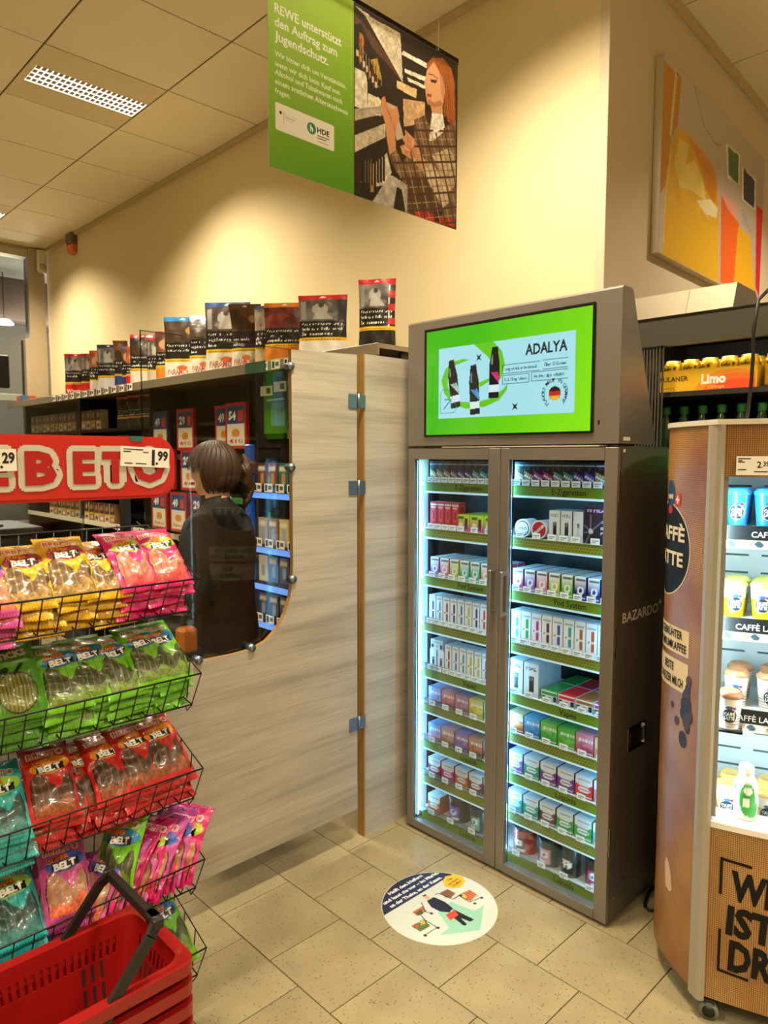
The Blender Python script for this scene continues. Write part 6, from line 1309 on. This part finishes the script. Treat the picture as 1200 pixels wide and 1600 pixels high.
# ================================================================== beverage cooler behind (faces -x)
BSTEEL = M('brushed_steel', '#7a705c', .46, .45, vary=.1, scale=20, stretch=(60, 1, 1)); DK = M('cooler_dark', '#1d1b17', .6); FAS = M('cooler_fascia', '#4a473c', .45, .3)
bv = root('beverage_cooler', 'steel-topped open beverage cooler between the cabinet and the beige wall', 'cooler', (2.55, 1.375, 0), RZ)
BW = .62
MB().box(0, .03, .0, .6, 0, 2.10).box(0, BW, .58, .6, 0, 2.10).box(0, BW, .02, .6, 0, .3).box(.03, BW, .05, .58, 2.07, 2.085).build('carcass', DK, bv)
m = MB(); prof = [(0, 2.103), (.03, 2.190), (.20, 2.185), (.30, 2.105)]
MB().prism(prof, 'x', 0, .269, 0).build('canopy_plate', BSTEEL, bv); MB().prism(prof, 'x', .2705, .43, 0).build('canopy_plate', BSTEEL, bv)
MB().box(0, BW, .006, .05, 2.0, 2.098).build('fascia', FAS, bv); MB().box(0, BW, .002, .2, 2.098, 2.1025).build('seal', BLACK, bv)
MB().box(.05, BW-.03, .052, .070, 2.035, 2.045).build('light_bar', M('added_bar_glow', '#ffffff', .4, emit='#fff0d0', es=3), bv)  # bar and lamp below are added to brighten the cans, unseen behind the fascia
l = bpy.data.lights.new('cooler_fill', 'AREA'); l.shape = 'RECTANGLE'; l.size = .5; l.size_y = .02; l.energy = 1.5; l.color = (1, .9, .72); lo = bpy.data.objects.new('cooler_fill', l); COL.objects.link(lo); lo.parent = bv; lo.location = (BW/2, .063, 2.030); lo.rotation_euler = (.35, 0, 0)
for z in (1.835, 1.487, 1.1, .7): MB().box(.03, BW, .05, .58, z-.018, z).build('shelf', DK, bv)
MB().box(BW-.006, BW, .02, .58, .3, 1.998).build('end_glass', Mglass('end_glass', (.86, .87, .84), 1), bv)
for k in range(9): MB().box(.088+k*.012, .0935+k*.012, .012, .018, .4, 2.0).build('curtain_slat', M('slat_grey', '#4a463c', .5), bv)
for k in range(3): MB().box(.185+k*.0, .187, .012, .014, .4, 2.0).build('curtain_edge', Mglass('curtain_clear', (.9, .9, .88), 1), bv) if k == 0 else None
ca = MB(); cp_ = Paint('#d8a818').rect(-30, 4.8, 30, 7.2, '#c89a14').text('PAULANER', 0, 8.0, 1.15, '#3a2a10', .03, 5.2).rect(-30, 9.6, 30, 12, '#d0a020')
ca.lathe([(.026, 0), (.0325, .006)]+[(.0325, .006+.088*k/14) for k in range(1, 15)]+[(.031, .099), (.0265, .109)], 40, 0, 0, 0, None, cp_, .0325); ca.lathe([(.0265, .109), (.027, .113), (.0255, .113), (.0245, .108), (0, .108)], 24, 0, 0, 0, '#b8a468')
can_me = ca.mesh('drink_can', [Mprint('can_metal', .28, metal=.55)])
tr_p = Paint('#e2ae16').poly([(13, 0), (16, 4), (21, 6.6), (27, 7), (34, 6), (34, 0)], '#e08a18').poly([(16, 0), (19, 3.4), (23, 5.2), (28, 5.6), (34, 4.8), (34, 0)], '#e06a1c').poly([(19, 0), (22, 2.6), (27, 3.6), (34, 3), (34, 0)], '#dc4c1c').text('PAULANER', 5.0, 3.9, 1.7, '#2a1c0c', .03, 12).text('Limo', 20, 2.5, 3.2, '#f2ece0', .05, 8.6).text('Orange', 21.0, .7, 1.1, '#eab04c', .02, 5.6).stripes(1, 1.2, 6, 1.6, .9, .5, '#5a3c10')
tr_ = root('can_carton', 'yellow and orange cardboard tray holding drink cans', 'carton', (2.55+.075, 1.375-.145, 1.8355), RZ)
X, Z = gridxy(0, .345, 0, .078, 200, 46); MB().sheet(X, X*0, Z, tr_p.at(X*100, Z*100), 0, smooth=False).build('front_print', [PRINT], tr_)
MB().box(0, .345, .0006, .004, 0, .078).box(0, .004, .004, .15, 0, .078).box(.341, .345, .004, .15, 0, .078).box(0, .345, .146, .15, 0, .078).box(0, .345, .004, .146, 0, .003).build('tray', M('carton_yellow', '#d8a41c', .6), tr_)
for r_ in range(2):
    for k in range(5): tag(link('drink_can', can_me, None, (2.55+.075+.04+.069*r_, 1.375-.145-.036-.0675*k, 1.8395), RZ+.35*math.sin(k*2.3)), 'gold drink can in the carton, %s from the curtain%s' % (nth(k), '' if r_ == 0 else ', rear row'), 'can', 'cans in the carton')
for k in range(1): tag(link('drink_can', can_me, None, (2.66, .838-.0, 1.8355), RZ), 'gold drink can standing outside the carton at the far end', 'can')
gb = MB().lathe([(.03, 0), (.0325, .006), (.0325, .17), (.030, .20), (.020, .245), (.0135, .265), (.013, .275)], 24, 0, 0, 0); gb.lathe([(.0332, .06), (.0332, .14)], 24, 0, 0, 1)
gm = gb.mesh('glass', [M('green_bottle', '#16301a', .12, coat=.5, spec=.8), M('green_label', '#3a9a2c', .5)]); gc = MB().lathe([(.0145, .268), (.0155, .27), (.0155, .293), (.013, .297), (0, .297)], 20).mesh('cap', [M('green_cap', '#2c8a3c', .4)])
for k in range(6):
    r = root('drink_bottle', 'dark green drink bottle below the can shelf, %s from the curtain' % nth(k), 'bottle', (2.66, 1.212-.0675*k, 1.4875), RZ, 'green bottles in the beverage cooler'); link('body', gm, r); link('cap', gc, r)
# cables
tag(MB().tube([(2.60, .775, 2.06), (2.54, .775, 2.108), (2.46, .77, 2.112), (2.38, .78, 2.105), (2.335, .792, 2.07), (2.325, .799, 1.97), (2.33, .799, 1.896), (2.33, .801, 1.82), (2.33, .807, 1.742), (2.33, .812, 1.699)], .0055, 8).build('power_cable', M('cable_black', '#12110f', .45)), 'black cable looping from the beverage cooler down onto the coffee cooler', 'cable')
tag(MB().tube([(2.56, 1.12, .006), (2.44, 1.118, .006), (2.385, 1.105, .006), (2.345, 1.09, .006), (2.335, 1.07, .006), (2.35, 1.052, .006), (2.40, 1.04, .006), (2.52, 1.03, .006)], .0055, 8).build('power_cable', M('cable_black', '#12110f', .45)), 'black cable loop on the floor between cabinet and coffee cooler', 'cable')
